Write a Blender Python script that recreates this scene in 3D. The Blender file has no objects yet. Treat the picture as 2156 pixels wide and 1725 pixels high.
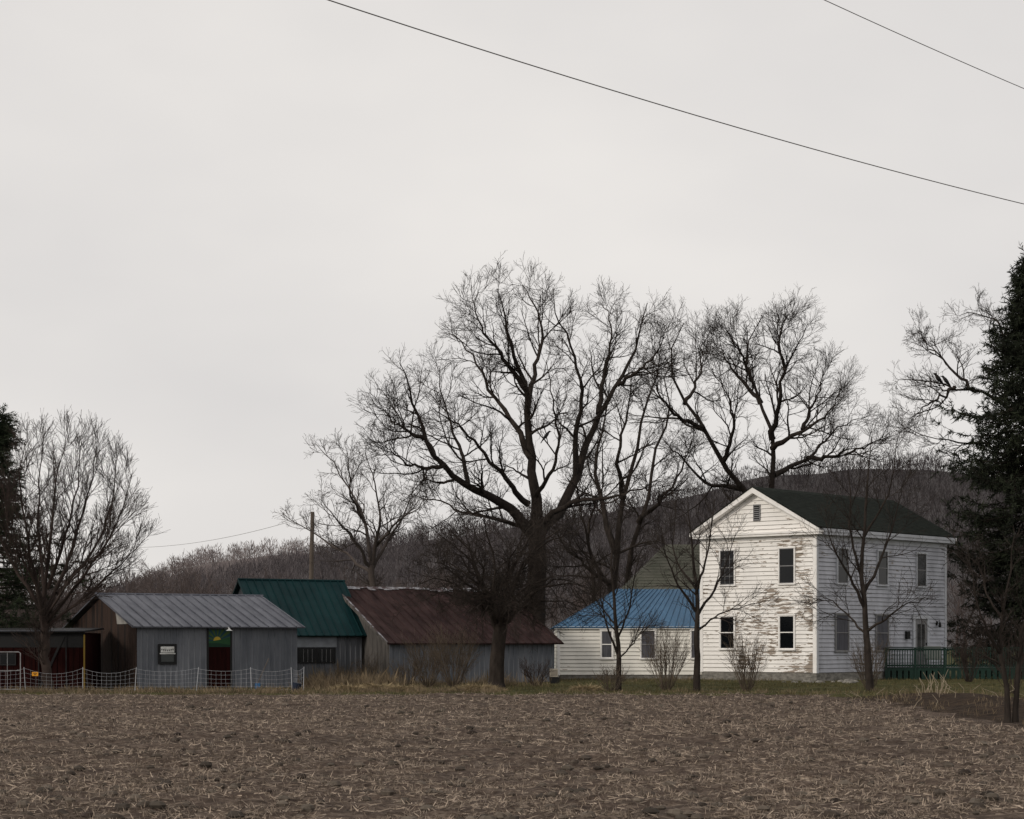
import bpy, math, numpy as np
from mathutils import Vector
rng = np.random.default_rng(7)
R_ = math.radians
EYE = 1.75

scene = bpy.context.scene
scene.view_settings.view_transform = 'Standard'
scene.view_settings.look = 'None'
scene.view_settings.exposure = 0

# ------------------------------------------------------------------ helpers
def sight(a, e, d):
    """survey sighting (bearing / elevation in tangent units of 1/4192) at ground distance d -> metres"""
    return ((a - 1078) * d / 4192.0, d, EYE + (1352 - e) * d / 4192.0)
def gx(a, d): return (a - 1078) * d / 4192.0

def c4(c): return (c[0], c[1], c[2], 1)

def mat(name, c1, c2=None, scale=3.0, stretch=(1, 1, 1), rough=.8, metal=0., bump=0., bscale=None, contrast=(.35, .65), island=0., spec=.3, xgrad=None):
    m = bpy.data.materials.new(name); m.use_nodes = True
    nt = m.node_tree; b = nt.nodes['Principled BSDF']
    b.inputs['Roughness'].default_value = rough
    b.inputs['Metallic'].default_value = metal
    b.inputs['Specular IOR Level'].default_value = spec
    b.inputs['Base Color'].default_value = c4(c1)
    tc = nt.nodes.new('ShaderNodeTexCoord'); mp = nt.nodes.new('ShaderNodeMapping')
    mp.inputs['Scale'].default_value = stretch
    nt.links.new(tc.outputs['Object'], mp.inputs['Vector'])
    out = None
    if c2 is not None:
        n = nt.nodes.new('ShaderNodeTexNoise'); n.inputs['Scale'].default_value = scale
        n.inputs['Detail'].default_value = 8; n.inputs['Roughness'].default_value = .65
        nt.links.new(mp.outputs[0], n.inputs['Vector'])
        r = nt.nodes.new('ShaderNodeValToRGB')
        r.color_ramp.elements[0].position = contrast[0]; r.color_ramp.elements[1].position = contrast[1]
        r.color_ramp.elements[0].color = c4(c1); r.color_ramp.elements[1].color = c4(c2)
        nt.links.new(n.outputs['Fac'], r.inputs['Fac'])
        out = r.outputs['Color']
        nt.links.new(out, b.inputs['Base Color'])
    if xgrad:
        sp = nt.nodes.new('ShaderNodeSeparateXYZ'); nt.links.new(tc.outputs['Object'], sp.inputs[0])
        mr = nt.nodes.new('ShaderNodeMapRange'); mr.inputs['From Min'].default_value = xgrad[0]; mr.inputs['From Max'].default_value = xgrad[1]
        mr.inputs['To Min'].default_value = xgrad[2]; mr.inputs['To Max'].default_value = xgrad[3]
        nt.links.new(sp.outputs['X'], mr.inputs['Value'])
        hs = nt.nodes.new('ShaderNodeHueSaturation'); nt.links.new(out, hs.inputs['Color']); nt.links.new(mr.outputs[0], hs.inputs['Value'])
        out = hs.outputs[0]; nt.links.new(out, b.inputs['Base Color'])
    if island > 0:
        g = nt.nodes.new('ShaderNodeNewGeometry')
        mr = nt.nodes.new('ShaderNodeMapRange')
        mr.inputs['To Min'].default_value = 1 - island; mr.inputs['To Max'].default_value = 1 + island
        nt.links.new(g.outputs['Random Per Island'], mr.inputs['Value'])
        hs = nt.nodes.new('ShaderNodeHueSaturation')
        if out is not None: nt.links.new(out, hs.inputs['Color'])
        else: hs.inputs['Color'].default_value = c4(c1)
        nt.links.new(mr.outputs[0], hs.inputs['Value'])
        nt.links.new(hs.outputs[0], b.inputs['Base Color'])
    if bump > 0:
        n2 = nt.nodes.new('ShaderNodeTexNoise'); n2.inputs['Scale'].default_value = bscale or scale*4
        n2.inputs['Detail'].default_value = 6
        nt.links.new(mp.outputs[0], n2.inputs['Vector'])
        bp = nt.nodes.new('ShaderNodeBump'); bp.inputs['Strength'].default_value = bump
        bp.inputs['Distance'].default_value = .03
        nt.links.new(n2.outputs['Fac'], bp.inputs['Height'])
        nt.links.new(bp.outputs[0], b.inputs['Normal'])
    return m

def peeling(name, amount, paint=(.78, .76, .73), wood=(.30, .245, .20), seed=0., dirt_shade=.12, grad=0.):
    m = bpy.data.materials.new(name); m.use_nodes = True
    nt = m.node_tree; b = nt.nodes['Principled BSDF']; b.inputs['Roughness'].default_value = .7
    tc = nt.nodes.new('ShaderNodeTexCoord')
    def noise(sc, st, det=6, off=0, rgh=.6):
        mp = nt.nodes.new('ShaderNodeMapping'); mp.inputs['Scale'].default_value = st
        mp.inputs['Location'].default_value = (seed+off, off, seed*.3)
        nt.links.new(tc.outputs['Object'], mp.inputs['Vector'])
        n = nt.nodes.new('ShaderNodeTexNoise'); n.inputs['Scale'].default_value = sc
        n.inputs['Detail'].default_value = det; n.inputs['Roughness'].default_value = rgh
        nt.links.new(mp.outputs[0], n.inputs['Vector']); return n.outputs['Fac']
    def mth(op, a, bb):
        k = nt.nodes.new('ShaderNodeMath'); k.operation = op
        for i, v in enumerate((a, bb)):
            if isinstance(v, (int, float)): k.inputs[i].default_value = v
            else: nt.links.new(v, k.inputs[i])
        return k.outputs[0]
    fine = noise(2.0, (1.0, 1.0, 5.5), 6, 3, .62)
    patch = noise(.7, (1, 1, 1.1), 3, 11)
    s = mth('ADD', mth('MULTIPLY', fine, 1.2), mth('MULTIPLY', patch, .9))
    if grad:
        sp = nt.nodes.new('ShaderNodeSeparateXYZ'); nt.links.new(tc.outputs['Object'], sp.inputs[0])
        s = mth('ADD', s, mth('MULTIPLY', mth('SUBTRACT', sp.outputs['X'], 3.6), grad))
        s = mth('SUBTRACT', s, mth('MULTIPLY', mth('GREATER_THAN', sp.outputs['Z'], 6.6), .10))
    r = nt.nodes.new('ShaderNodeValToRGB')
    r.color_ramp.elements[0].position = (1.30-amount)/2; r.color_ramp.elements[1].position = (1.314-amount)/2
    s2 = mth('MULTIPLY', s, .5)
    nt.links.new(s2, r.inputs['Fac'])
    d = noise(1.3, (1, 1, .5), 8, 5)
    dr = nt.nodes.new('ShaderNodeValToRGB')
    dr.color_ramp.elements[0].color = c4(tuple(x*(1-dirt_shade*1.6) for x in paint)); dr.color_ramp.elements[0].position = .3
    dr.color_ramp.elements[1].color = c4(paint); dr.color_ramp.elements[1].position = .6
    nt.links.new(d, dr.inputs['Fac'])
    wd = nt.nodes.new('ShaderNodeValToRGB')
    wd.color_ramp.elements[0].color = c4(tuple(x*.7 for x in wood)); wd.color_ramp.elements[1].color = c4(tuple(x*1.6 for x in wood))
    nt.links.new(noise(6, (1, 1, 6), 4, 8), wd.inputs['Fac'])
    mx = nt.nodes.new('ShaderNodeMix'); mx.data_type = 'RGBA'
    nt.links.new(r.outputs['Color'], mx.inputs[0])
    nt.links.new(dr.outputs['Color'], mx.inputs[6]); nt.links.new(wd.outputs['Color'], mx.inputs[7])
    nt.links.new(mx.outputs[2], b.inputs['Base Color'])
    return m

def empty(name, loc=(0, 0, 0), rot=0):
    o = bpy.data.objects.new(name, None); scene.collection.objects.link(o)
    o.location = loc; o.rotation_euler = (0, 0, rot); o.empty_display_size = .5
    return o

def np_mesh(name, V, F, m, parent=None, flat=False):
    V = np.asarray(V, dtype=np.float32); F = np.asarray(F, dtype=np.int32)
    me = bpy.data.meshes.new(name); k = F.shape[1]
    me.vertices.add(len(V)); me.vertices.foreach_set('co', V.ravel())
    me.loops.add(F.size); me.loops.foreach_set('vertex_index', F.ravel())
    me.polygons.add(len(F)); me.polygons.foreach_set('loop_start', np.arange(len(F), dtype=np.int32)*k)
    me.update(calc_edges=True)
    if flat: me.shade_flat()
    for mm in (m if isinstance(m, list) else [m]): me.materials.append(mm)
    o = bpy.data.objects.new(name, me); scene.collection.objects.link(o)
    if parent: o.parent = parent
    return o

class MB:
    def __init__(s): s.v = []; s.f = []; s.m = []
    def add(s, vs, fs, mi=0):
        o = len(s.v); s.v += [tuple(p) for p in vs]
        for f in fs: s.f.append([o+i for i in f]); s.m.append(mi)
    def box(s, x0, x1, y0, y1, z0, z1, mi=0):
        s.add([(x0,y0,z0),(x1,y0,z0),(x1,y1,z0),(x0,y1,z0),(x0,y0,z1),(x1,y0,z1),(x1,y1,z1),(x0,y1,z1)],
              [(0,3,2,1),(4,5,6,7),(0,1,5,4),(1,2,6,5),(2,3,7,6),(3,0,4,7)], mi)
    def hexa(s, b, t, mi=0):
        s.add(list(b)+list(t), [(0,3,2,1),(4,5,6,7),(0,1,5,4),(1,2,6,5),(2,3,7,6),(3,0,4,7)], mi)
    def extr_y(s, poly, y0, y1, mi=0):
        n = len(poly)
        s.add([(p[0],y0,p[1]) for p in poly]+[(p[0],y1,p[1]) for p in poly],
              [tuple(range(n)), tuple(range(2*n-1,n-1,-1))]+[(i,i+n,(i+1)%n+n,(i+1)%n) for i in range(n)], mi)
    def extr_x(s, poly, x0, x1, mi=0):
        n = len(poly)
        s.add([(x0,p[0],p[1]) for p in poly]+[(x1,p[0],p[1]) for p in poly],
              [tuple(range(n-1,-1,-1)), tuple(range(n,2*n))]+[(i,(i+1)%n,(i+1)%n+n,i+n) for i in range(n)], mi)
    def tube(s, pts, r, k=6, mi=0):
        pts = [Vector(p) for p in pts]; n = len(pts)
        rr = r if isinstance(r, (list, tuple)) else [r]*n
        o = len(s.v)
        for i, p in enumerate(pts):
            T = (pts[min(i+1,n-1)]-pts[max(i-1,0)]).normalized()
            ref = Vector((0,0,1)) if abs(T.z) < .9 else Vector((1,0,0))
            U = T.cross(ref).normalized(); W = T.cross(U)
            for j in range(k):
                a = 2*math.pi*j/k; s.v.append(tuple(p+(U*math.cos(a)+W*math.sin(a))*rr[i]))
        for i in range(n-1):
            for j in range(k):
                s.f.append([o+i*k+j, o+i*k+(j+1)%k, o+(i+1)*k+(j+1)%k, o+(i+1)*k+j]); s.m.append(mi)
        s.f.append([o+j for j in range(k-1,-1,-1)]); s.m.append(mi)
        s.f.append([o+(n-1)*k+j for j in range(k)]); s.m.append(mi)
    def build(s, name, mats, parent=None, smooth=False, loc=None):
        me = bpy.data.meshes.new(name); me.from_pydata(s.v, [], s.f)
        for m in mats: me.materials.append(m)
        me.polygons.foreach_set('material_index', s.m)
        if not smooth: me.shade_flat()
        me.update()
        o = bpy.data.objects.new(name, me); scene.collection.objects.link(o)
        if parent: o.parent = parent
        if loc: o.location = loc
        return o

def wbox(mb, plane, off, u0, u1, z0, z1, n0, n1, mi=0):
    if plane == 'F': mb.box(u0, u1, off-n1, off-n0, z0, z1, mi)
    elif plane == 'R': mb.box(off+n0, off+n1, u0, u1, z0, z1, mi)
    else: mb.box(off-n1, off-n0, u0, u1, z0, z1, mi)

def window(mb, plane, off, uc, w, z0, z1, grid=False, frame=0, glass=1, curtain=None, trimw=.06, sash=None):
    sash = frame if sash is None else sash
    u0, u1 = uc-w/2, uc+w/2; t = trimw
    wbox(mb, plane, off, u0-t, u0, z0, z1, -.02, .065, frame)
    wbox(mb, plane, off, u1, u1+t, z0, z1, -.02, .065, frame)
    wbox(mb, plane, off, u0-t-.03, u1+t+.03, z1, z1+t*1.3, -.02, .085, frame)
    wbox(mb, plane, off, u0-t-.03, u1+t+.03, z0-.06, z0, -.02, .10, frame)
    wbox(mb, plane, off, u0, u1, z0, z1, -.02, .024, glass)
    zm = (z0+z1)/2
    s = .028
    wbox(mb, plane, off, u0, u1, zm-.02, zm+.022, .024, .052, sash)
    wbox(mb, plane, off, u0, u0+s, z0, zm-.02, .024, .042, sash); wbox(mb, plane, off, u1-s, u1, z0, zm-.02, .024, .042, sash)
    wbox(mb, plane, off, u0+s, u1-s, z0, z0+.04, .024, .042, sash)
    wbox(mb, plane, off, u0, u0+s, zm+.022, z1, .024, .05, sash); wbox(mb, plane, off, u1-s, u1, zm+.022, z1, .024, .05, sash)
    wbox(mb, plane, off, u0+s, u1-s, z1-.035, z1, .024, .05, sash)
    if grid:
        for q in (1/3, 2/3):
            uu = u0+w*q
            wbox(mb, plane, off, uu-.008, uu+.008, zm+.022, z1-.035, .024, .036, sash)
            wbox(mb, plane, off, uu-.008, uu+.008, z0+.04, zm-.02, .024, .036, sash)
        for zz in ((zm+z1)/2, (zm+z0)/2):
            wbox(mb, plane, off, u0+s, u1-s, zz-.008, zz+.008, .024, .034, sash)
    if curtain is not None:
        wbox(mb, plane, off, u0+s, u1-s, z0+.05, z1-.05, .0241, .026, curtain)

def clap(mb, plane, off, z0, z1, ext, step=.16, mi=0, dirt_shade=1, lip=.012):
    """clapboard courses with real overlap; the butt edge is painted dark as its shadow line"""
    z = z0
    r = np.random.default_rng(int(abs(off)*100)+3)
    while z < z1-.01:
        zt = min(z+step, z1); a0, a1 = ext(z); b0, b1 = ext(zt)
        if a1-a0 < .05: break
        if b1-b0 < .02: b0 = b1 = (b0+b1)/2
        j = r.uniform(-.006, .006); sag = r.uniform(-.006, .006)
        ob, ot, ins = .040+j, .004, -.01
        def P(u, n, zz):
            return (u, off-n, zz) if plane == 'F' else ((off+n, u, zz) if plane == 'R' else (off-n, u, zz))
        zb0, zb1 = z+j+sag, z+j-sag
        mb.add([P(a0,ob,zb0+lip), P(a1,ob,zb1+lip), P(b1,ot,zt+.004), P(b0,ot,zt+.004)], [(0,1,2,3)], mi)
        mb.add([P(a0,ob-.008,zb0), P(a1,ob-.008,zb1), P(a1,ob,zb1+lip), P(a0,ob,zb0+lip), P(a0,ins,zb0), P(a1,ins,zb1)], [(0,1,2,3), (4,5,1,0)], dirt_shade)
        z += step

def ribbed(mb, plane, off, u0, u1, zb, zt, pitch=.2, mi=0, depth=.03):
    us = [u0]; ns = [0]
    u = u0
    while u < u1-pitch*.5:
        us += [u+pitch*.62, u+pitch*.72, u+pitch*.90, u+pitch]; ns += [0, depth, depth, 0]; u += pitch
    us.append(u1); ns.append(0)
    vs = []; fs = []
    for i, (a, n) in enumerate(zip(us, ns)):
        a = min(a, u1)
        for z in (zb, zt(a)):
            vs.append((a, off-n, z) if plane == 'F' else ((off+n, a, z) if plane == 'R' else (off-n, a, z)))
        if i: fs.append((2*i-2, 2*i, 2*i+1, 2*i-1))
    mb.add(vs, fs, mi)

def roof_slab(mb, el, er, rr, rl, th=.05, pitch=.4, rib=.025, mi=0):
    el, er, rr, rl = map(Vector, (el, er, rr, rl))
    n = (er-el).cross(rl-el).normalized()
    if n.z < 0: n = -n
    mb.hexa([p-n*th for p in (el, er, rr, rl)], [el, er, rr, rl], mi)
    if pitch:
        L = (er-el).length; k = int(L/pitch)
        for i in range(k+1):
            f = (i+.02)/k if i < k else .985
            a = el.lerp(er, f); b = rl.lerp(rr, f); d = (er-el).normalized()*.022
            c = n*rib; e = n*.001
            mb.hexa([a-d+e, a+d+e, b+d+e, b-d+e], [a-d*.5+c, a+d*.5+c, b+d*.5+c, b-d*.5+c], mi)

# ------------------------------------------------------------------ materials
M_white_front = peeling('peeling_white_paint', .165, seed=2.3, paint=(.84,.815,.785), wood=(.23,.19,.155), grad=.032, dirt_shade=.07)
M_white_side = peeling('shade_tinted_weathered_white', .06, seed=9.1, paint=(.43, .44, .485), wood=(.17,.15,.135), dirt_shade=.22)  # weathered white, darkened and blued so the colour carries the side's shade
M_cream = peeling('cream_siding', -.06, paint=(.80, .775, .71), seed=4.4, dirt_shade=.10)
M_edge_shade = mat('board_edge_shade', (.12,.11,.095), (.36,.34,.31), 1.8, (1,1,1), .9)  # shadow line under each board, put into the colour
M_edge_shade2 = mat('board_edge_shade_dark', (.08,.08,.085), (.17,.17,.18), 1.8, (1,1,1), .9)  # same painted shadow line, darker copy for the unlit walls
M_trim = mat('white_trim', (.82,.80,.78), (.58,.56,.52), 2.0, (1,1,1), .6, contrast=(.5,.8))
M_trim_s = mat('shade_tinted_trim', (.46,.475,.51), (.36,.36,.38), 2.0, (1,1,1), .6, contrast=(.45,.75))  # white trim again, with the side's shade mixed into its colour
M_trim_grey = mat('grey_trim', (.22,.22,.23), (.15,.145,.14), 2.0)
M_glass = mat('dark_glass', (.004,.005,.006), rough=.12, spec=.3)
M_curtain = mat('curtain', (.10,.10,.115), (.045,.045,.055), 3, (8,8,.4))
M_shingle = mat('dark_shingles', (.009,.012,.010), (.020,.024,.020), 2.5, (1,1,3), .95, bump=.5, bscale=14, spec=.1)
M_moss = mat('mossy_shingles', (.070,.073,.055), (.108,.105,.085), 1.6, (1,1,3), .95, bump=.5, bscale=12)
M_blue = mat('blue_metal_roof', (.046,.110,.195), (.064,.150,.26), .9, (1.5,.5,1), rough=.5)
M_green = mat('green_metal_roof', (.003,.018,.021), (.006,.030,.033), 1.0, rough=.55, spec=.12)
M_greyroof = mat('grey_metal_roof', (.060,.064,.082), (.125,.130,.155), 1.1, (2.5,.6,1), rough=.55)
M_rust = mat('rusted_maroon_roof', (.016,.008,.008), (.048,.028,.027), 1.3, (2,.5,1), rough=.8, spec=.1)
M_ridge = mat('worn_ridge_metal', (.26,.26,.28), (.04,.02,.02), 3.0, (1,1,1), rough=.6, contrast=(.42,.56))
M_greywall = mat('grey_metal_siding', (.072,.080,.096), (.15,.158,.178), .9, (1,1,.35), rough=.6)
M_dullwall = mat('dull_metal_siding', (.06,.065,.075), (.13,.135,.15), 1.4, (2,2,.3), rough=.7)
M_greywood = mat('grey_boards', (.050,.046,.043), (.14,.127,.118), 1.6, (4,4,.5), rough=.9)
M_brown = mat('brown_boards', (.022,.013,.010), (.048,.028,.021), 1.6, (5,5,.5), rough=.9)
M_brown2 = mat('dark_boards', (.012,.008,.007), (.026,.017,.014), 1.6, (5,5,.5), rough=.9)
M_red = mat('red_boards', (.008,.002,.002), (.021,.004,.0035), 2, (4,4,.5), rough=.9, spec=.08)
M_black = mat('black_paint', (.008,.008,.009), rough=.7)
M_whitep = mat('white_paint', (.70,.70,.69), (.45,.45,.43), 4, rough=.5)
M_yellow = mat('yellow_paint', (.22,.14,.02), rough=.6)
M_stone = mat('foundation_stone', (.10,.095,.085), (.26,.245,.22), 4, (1,1,2), rough=.95, bump=.6)
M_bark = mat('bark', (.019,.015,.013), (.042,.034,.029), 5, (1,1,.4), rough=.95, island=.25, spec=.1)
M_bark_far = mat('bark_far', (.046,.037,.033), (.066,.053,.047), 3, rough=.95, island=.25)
M_bark_red = mat('bark_reddish', (.026,.018,.015), (.046,.032,.027), 3, rough=.95, island=.25)
M_twig = mat('shrub_twigs', (.060,.045,.034), (.13,.10,.072), 3, rough=.95, island=.3)
M_pine = mat('pine_needles', (.009,.015,.006), (.024,.036,.014), 1.2, rough=.8, island=.5)
M_spruce = mat('spruce_needles', (.0065,.0095,.005), (.020,.026,.012), .9, rough=.85, island=.55)
M_greendeck = mat('green_deck_paint', (.003,.018,.012), (.007,.030,.021), 3, rough=.6)
M_wire = mat('cable', (.17,.165,.16), rough=.6)
M_pole = mat('pole_wood', (.07,.055,.045), (.11,.09,.075), 3, (1,1,.2), rough=.95)

# ------------------------------------------------------------------ ground
def vnoise(x, y, cell, seed):
    r = np.random.default_rng(seed); N = 512; g = r.random((N, N))
    fx = x/cell; fy = y/cell; i = np.floor(fx).astype(int); j = np.floor(fy).astype(int)
    u = fx-i; v = fy-j; u = u*u*(3-2*u); v = v*v*(3-2*v)
    a = g[i % N, j % N]; b = g[(i+1) % N, j % N]; c = g[i % N, (j+1) % N]; d = g[(i+1) % N, (j+1) % N]
    return (a*(1-u)+b*u)*(1-v)+(c*(1-u)+d*u)*v-.5

def field_edge_y(x): return 66.0 + .7*np.sin(x*.21+.5)
def in_field(x, y):
    wob = vnoise(x, y, 2.3, 5)*1.2
    xe = 10.4 + np.clip((y-58)/8, 0, 1)*-2.0
    return (y < field_edge_y(x)+wob*.6) & (x < xe+wob)
def height(x, y):
    near = np.clip((105-y)/20, 0, 1)
    fm = in_field(x, y).astype(float)
    h = vnoise(x, y, .33, 1)*.085*fm + vnoise(x, y, .16, 2)*.05*fm + vnoise(x, y, 1.1, 3)*.07
    h = h*near + vnoise(x, y, 9, 4)*.10*np.clip((70-y)/20, 0, 1)
    bank = np.exp(-((y-54)/9)**2)*np.exp(-((x-12.6)/1.5)**2)
    return h + bank*.34

xs = np.concatenate([-np.geomspace(4500, 24, 26), np.arange(-23, 15, .11), np.geomspace(15.6, 4500, 28)])
ys = np.concatenate([np.array([-300, -100, -30, -5, 5, 9]), np.arange(12, 40, .11), np.arange(40, 72, .22), np.arange(72, 104, 1.0), np.geomspace(106, 6000, 30)])
X, Y = np.meshgrid(xs, ys)
Z = height(X, Y)
nx, ny = len(xs), len(ys)
idx = np.arange(nx*ny).reshape(ny, nx)
F = np.stack([idx[:-1,:-1].ravel(), idx[:-1,1:].ravel(), idx[1:,1:].ravel(), idx[1:,:-1].ravel()], 1)

def ground_material():
    m = bpy.data.materials.new('ground_soil_and_grass'); m.use_nodes = True
    nt = m.node_tree; b = nt.nodes['Principled BSDF']; b.inputs['Roughness'].default_value = 1
    b.inputs['Specular IOR Level'].default_value = .1
    tc = nt.nodes.new('ShaderNodeTexCoord'); sp = nt.nodes.new('ShaderNodeSeparateXYZ')
    nt.links.new(tc.outputs['Object'], sp.inputs[0])
    def noise(sc, det=6, st=(1,1,1), rgh=.6):
        mp = nt.nodes.new('ShaderNodeMapping'); mp.inputs['Scale'].default_value = st
        nt.links.new(tc.outputs['Object'], mp.inputs['Vector'])
        n = nt.nodes.new('ShaderNodeTexNoise'); n.inputs['Scale'].default_value = sc; n.inputs['Detail'].default_value = det
        n.inputs['Roughness'].default_value = rgh
        nt.links.new(mp.outputs[0], n.inputs['Vector']); return n.outputs['Fac']
    def ramp(fac, stops):
        r = nt.nodes.new('ShaderNodeValToRGB'); e = r.color_ramp.elements
        e[0].position, e[0].color = stops[0][0], c4(stops[0][1]); e[1].position, e[1].color = stops[-1][0], c4(stops[-1][1])
        for p, c in stops[1:-1]:
            q = e.new(p); q.color = c4(c)
        nt.links.new(fac, r.inputs['Fac']); return r.outputs['Color']
    def mth(op, a, bb):
        k = nt.nodes.new('ShaderNodeMath'); k.operation = op
        for i, v in enumerate((a, bb)):
            if isinstance(v, (int, float)): k.inputs[i].default_value = v
            else: nt.links.new(v, k.inputs[i])
        return k.outputs[0]
    def mix(f, a, bb):
        k = nt.nodes.new('ShaderNodeMix'); k.data_type = 'RGBA'
        nt.links.new(f, k.inputs[0]); nt.links.new(a, k.inputs[6]); nt.links.new(bb, k.inputs[7]); return k.outputs[2]
    soil = ramp(noise(5, 9, rgh=.75), [(.32, (.026,.018,.014)), (.5, (.082,.060,.047)), (.66, (.19,.150,.120))])
    soil2 = ramp(noise(.35, 4, (.4,1.6,1)), [(.35, (.82,.82,.82)), (.65, (1.08,1.07,1.06))])
    mm = nt.nodes.new('ShaderNodeMix'); mm.data_type = 'RGBA'; mm.blend_type = 'MULTIPLY'; mm.inputs[0].default_value = 1
    nt.links.new(soil, mm.inputs[6]); nt.links.new(soil2, mm.inputs[7]); soil = mm.outputs[2]
    grass = ramp(noise(1.1, 8), [(.3, (.028,.030,.010)), (.5, (.058,.057,.021)), (.7, (.11,.092,.045))])
    wob = mth('MULTIPLY', mth('SUBTRACT', noise(.5, 5), .5), 3.0)
    f1 = mth('GREATER_THAN', mth('ADD', sp.outputs['Y'], wob), 66.0)
    f2 = mth('GREATER_THAN', mth('ADD', sp.outputs['X'], wob), 10.4)
    f = mth('MAXIMUM', f1, f2)
    litter = ramp(noise(3.5, 8), [(.35, (.014,.009,.006)), (.6, (.045,.030,.020)), (.75, (.09,.065,.045))])
    f3 = mth('MULTIPLY', f2, mth('LESS_THAN', mth('ADD', sp.outputs['Y'], wob), 63.0))
    col = mix(f3, mix(f, soil, grass), litter)
    nt.links.new(col, b.inputs['Base Color'])
    bp = nt.nodes.new('ShaderNodeBump'); bp.inputs['Strength'].default_value = .8; bp.inputs['Distance'].default_value = .05
    nt.links.new(noise(14, 6), bp.inputs['Height']); nt.links.new(bp.outputs[0], b.inputs['Normal'])
    return m
np_mesh('ground', np.stack([X.ravel(), Y.ravel(), Z.ravel()], 1), F, ground_material())

def slivers(name, base, direc, length, width, m, parent=None, bend=0.):
    n = len(base)
    side = np.cross(direc, rng.normal(size=(n, 3))); side /= np.linalg.norm(side, axis=1, keepdims=True)+1e-9
    w = (width/2)[:, None]*side
    mid = base+direc*(length*.55)[:, None]
    tip = base+direc*length[:, None]+rng.normal(size=(n, 3))*(bend*length)[:, None]
    V = np.stack([base-w, base+w, mid+w*.9, tip, mid-w*.9], 1).reshape(-1, 3)
    F = (np.arange(n)*5)[:, None]+np.array([0, 1, 2, 3, 4])
    return np_mesh(name, V, F, m, parent, flat=True)

# straw stubble on the field
M_straw = mat('straw', (.145,.114,.090), (.325,.265,.212), 1.3, rough=.9, island=.65, spec=.15)
N = 210000
y = np.exp(rng.uniform(math.log(14), math.log(68), N)); x = rng.uniform(-1, 1, N)*(.29*y+2.5)
k = in_field(x, y); keep = rng.random(N) < (.70+1.5*vnoise(x, y, .8, 21)+.4*vnoise(x*.6, y*2, 5., 22))
x, y = x[k & keep], y[k & keep]; n = len(x)
up = rng.random(n) < .32
ang = rng.normal(0, 1.0, n)+np.where(rng.random(n) < .5, 0, math.pi)
tilt = np.where(up, rng.uniform(.5, 1.4, n), rng.normal(.06, .16, n))
d = np.stack([np.cos(ang)*np.cos(tilt), np.sin(ang)*np.cos(tilt), np.sin(tilt)], 1)
base = np.stack([x, y, height(x, y)+.012], 1)
L = np.where(up, rng.uniform(.03, .10, n), rng.uniform(.03, .16, n))*(1+.3*(y > 40))
W = rng.uniform(.004, .011, n)*(1+y/70)
slivers('field_stubble', base, d, L, W, M_straw, bend=.05)

# scattered clods and small stones
n = 900; cy_ = np.exp(rng.uniform(math.log(16), math.log(62), n)); cx_ = rng.uniform(-1, 1, n)*(.28*cy_+2)
kk = in_field(cx_, cy_); cx_, cy_ = cx_[kk], cy_[kk]; n = len(cx_)
sz = rng.uniform(.025, .075, n); th = np.array([0, .7, 1.5, 2.3]); VV = []
for i in range(4):
    for j in range(6):
        r = sz*rng.uniform(.8, 1.2, n); ph = j*math.pi/3
        VV.append(np.stack([cx_+r*max(math.sin(th[i]), .05)*math.cos(ph)*1.3, cy_+r*max(math.sin(th[i]), .05)*math.sin(ph), height(cx_, cy_)+.02+r*math.cos(th[i])*.7], 1))
V_ = np.stack(VV, 1).reshape(-1, 3); fl_ = np.array([(i*6+j, i*6+(j+1) % 6, (i+1)*6+(j+1) % 6, (i+1)*6+j) for i in range(3) for j in range(6)])
np_mesh('soil_clods', V_, ((np.arange(n)*24)[:, None, None]+fl_[None]).reshape(-1, 4), mat('clod', (.030,.022,.018), (.12,.10,.08), 2.0, island=.5, rough=1), flat=True)

# grass strip
M_grass = mat('dry_grass', (.042,.046,.016), (.135,.108,.052), .8, rough=.9, island=.4)
N = 95000
y = rng.uniform(64.5, 93, N); x = rng.uniform(-24, 30, N)
y2 = rng.uniform(60, 66, 5000); x2 = rng.uniform(8.5, 24, 5000)
x = np.concatenate([x, x2]); y = np.concatenate([y, y2])
k = ~in_field(x, y) & (rng.random(len(x)) < .55+1.2*vnoise(x, y, 2.1, 31)); x, y = x[k], y[k]; n = len(x)
d = np.stack([rng.normal(0, .45, n), rng.normal(0, .45, n), np.ones(n)], 1); d /= np.linalg.norm(d, axis=1, keepdims=True)
L = rng.uniform(.04, .12, n)*(1+1.0*np.clip(vnoise(x, y, 1.5, 32)*2, 0, 1))
slivers('grass', np.stack([x, y, height(x, y)-.01], 1), d, L, rng.uniform(.008, .02, n), M_grass, bend=.2)

# tall dead weeds
M_weed = mat('dead_weeds', (.095,.070,.045), (.23,.175,.11), .8, rough=.9, island=.45)
pts = []; LL = []
def clump(cx, cy, rad, n, h):
    a = rng.uniform(0, 2*math.pi, n); r = rad*np.sqrt(rng.random(n))
    pts.append(np.stack([cx+r*np.cos(a), cy+r*np.sin(a), np.zeros(n)], 1)); LL.append(rng.uniform(.35, 1, n)*h)
for _ in range(330):
    a = rng.uniform(-20, 1050); dd = rng.uniform(67, 71.5); clump(gx(a, dd), dd, rng.uniform(.12, .4), 26, rng.uniform(.12, .32))
for _ in range(120):
    a = rng.uniform(625, 850); dd = rng.uniform(74, 80); clump(gx(a, dd), dd, .35, 30, rng.uniform(.3, 1.0))
for _ in range(60):
    a = rng.uniform(850, 1150); dd = rng.uniform(76, 82); clump(gx(a, dd), dd, .35, 24, rng.uniform(.25, .8))
for _ in range(60):
    a = rng.uniform(1180, 1990); dd = rng.uniform(66.5, 69.5); clump(gx(a, dd), dd, .3, 22, rng.uniform(.1, .25))
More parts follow.
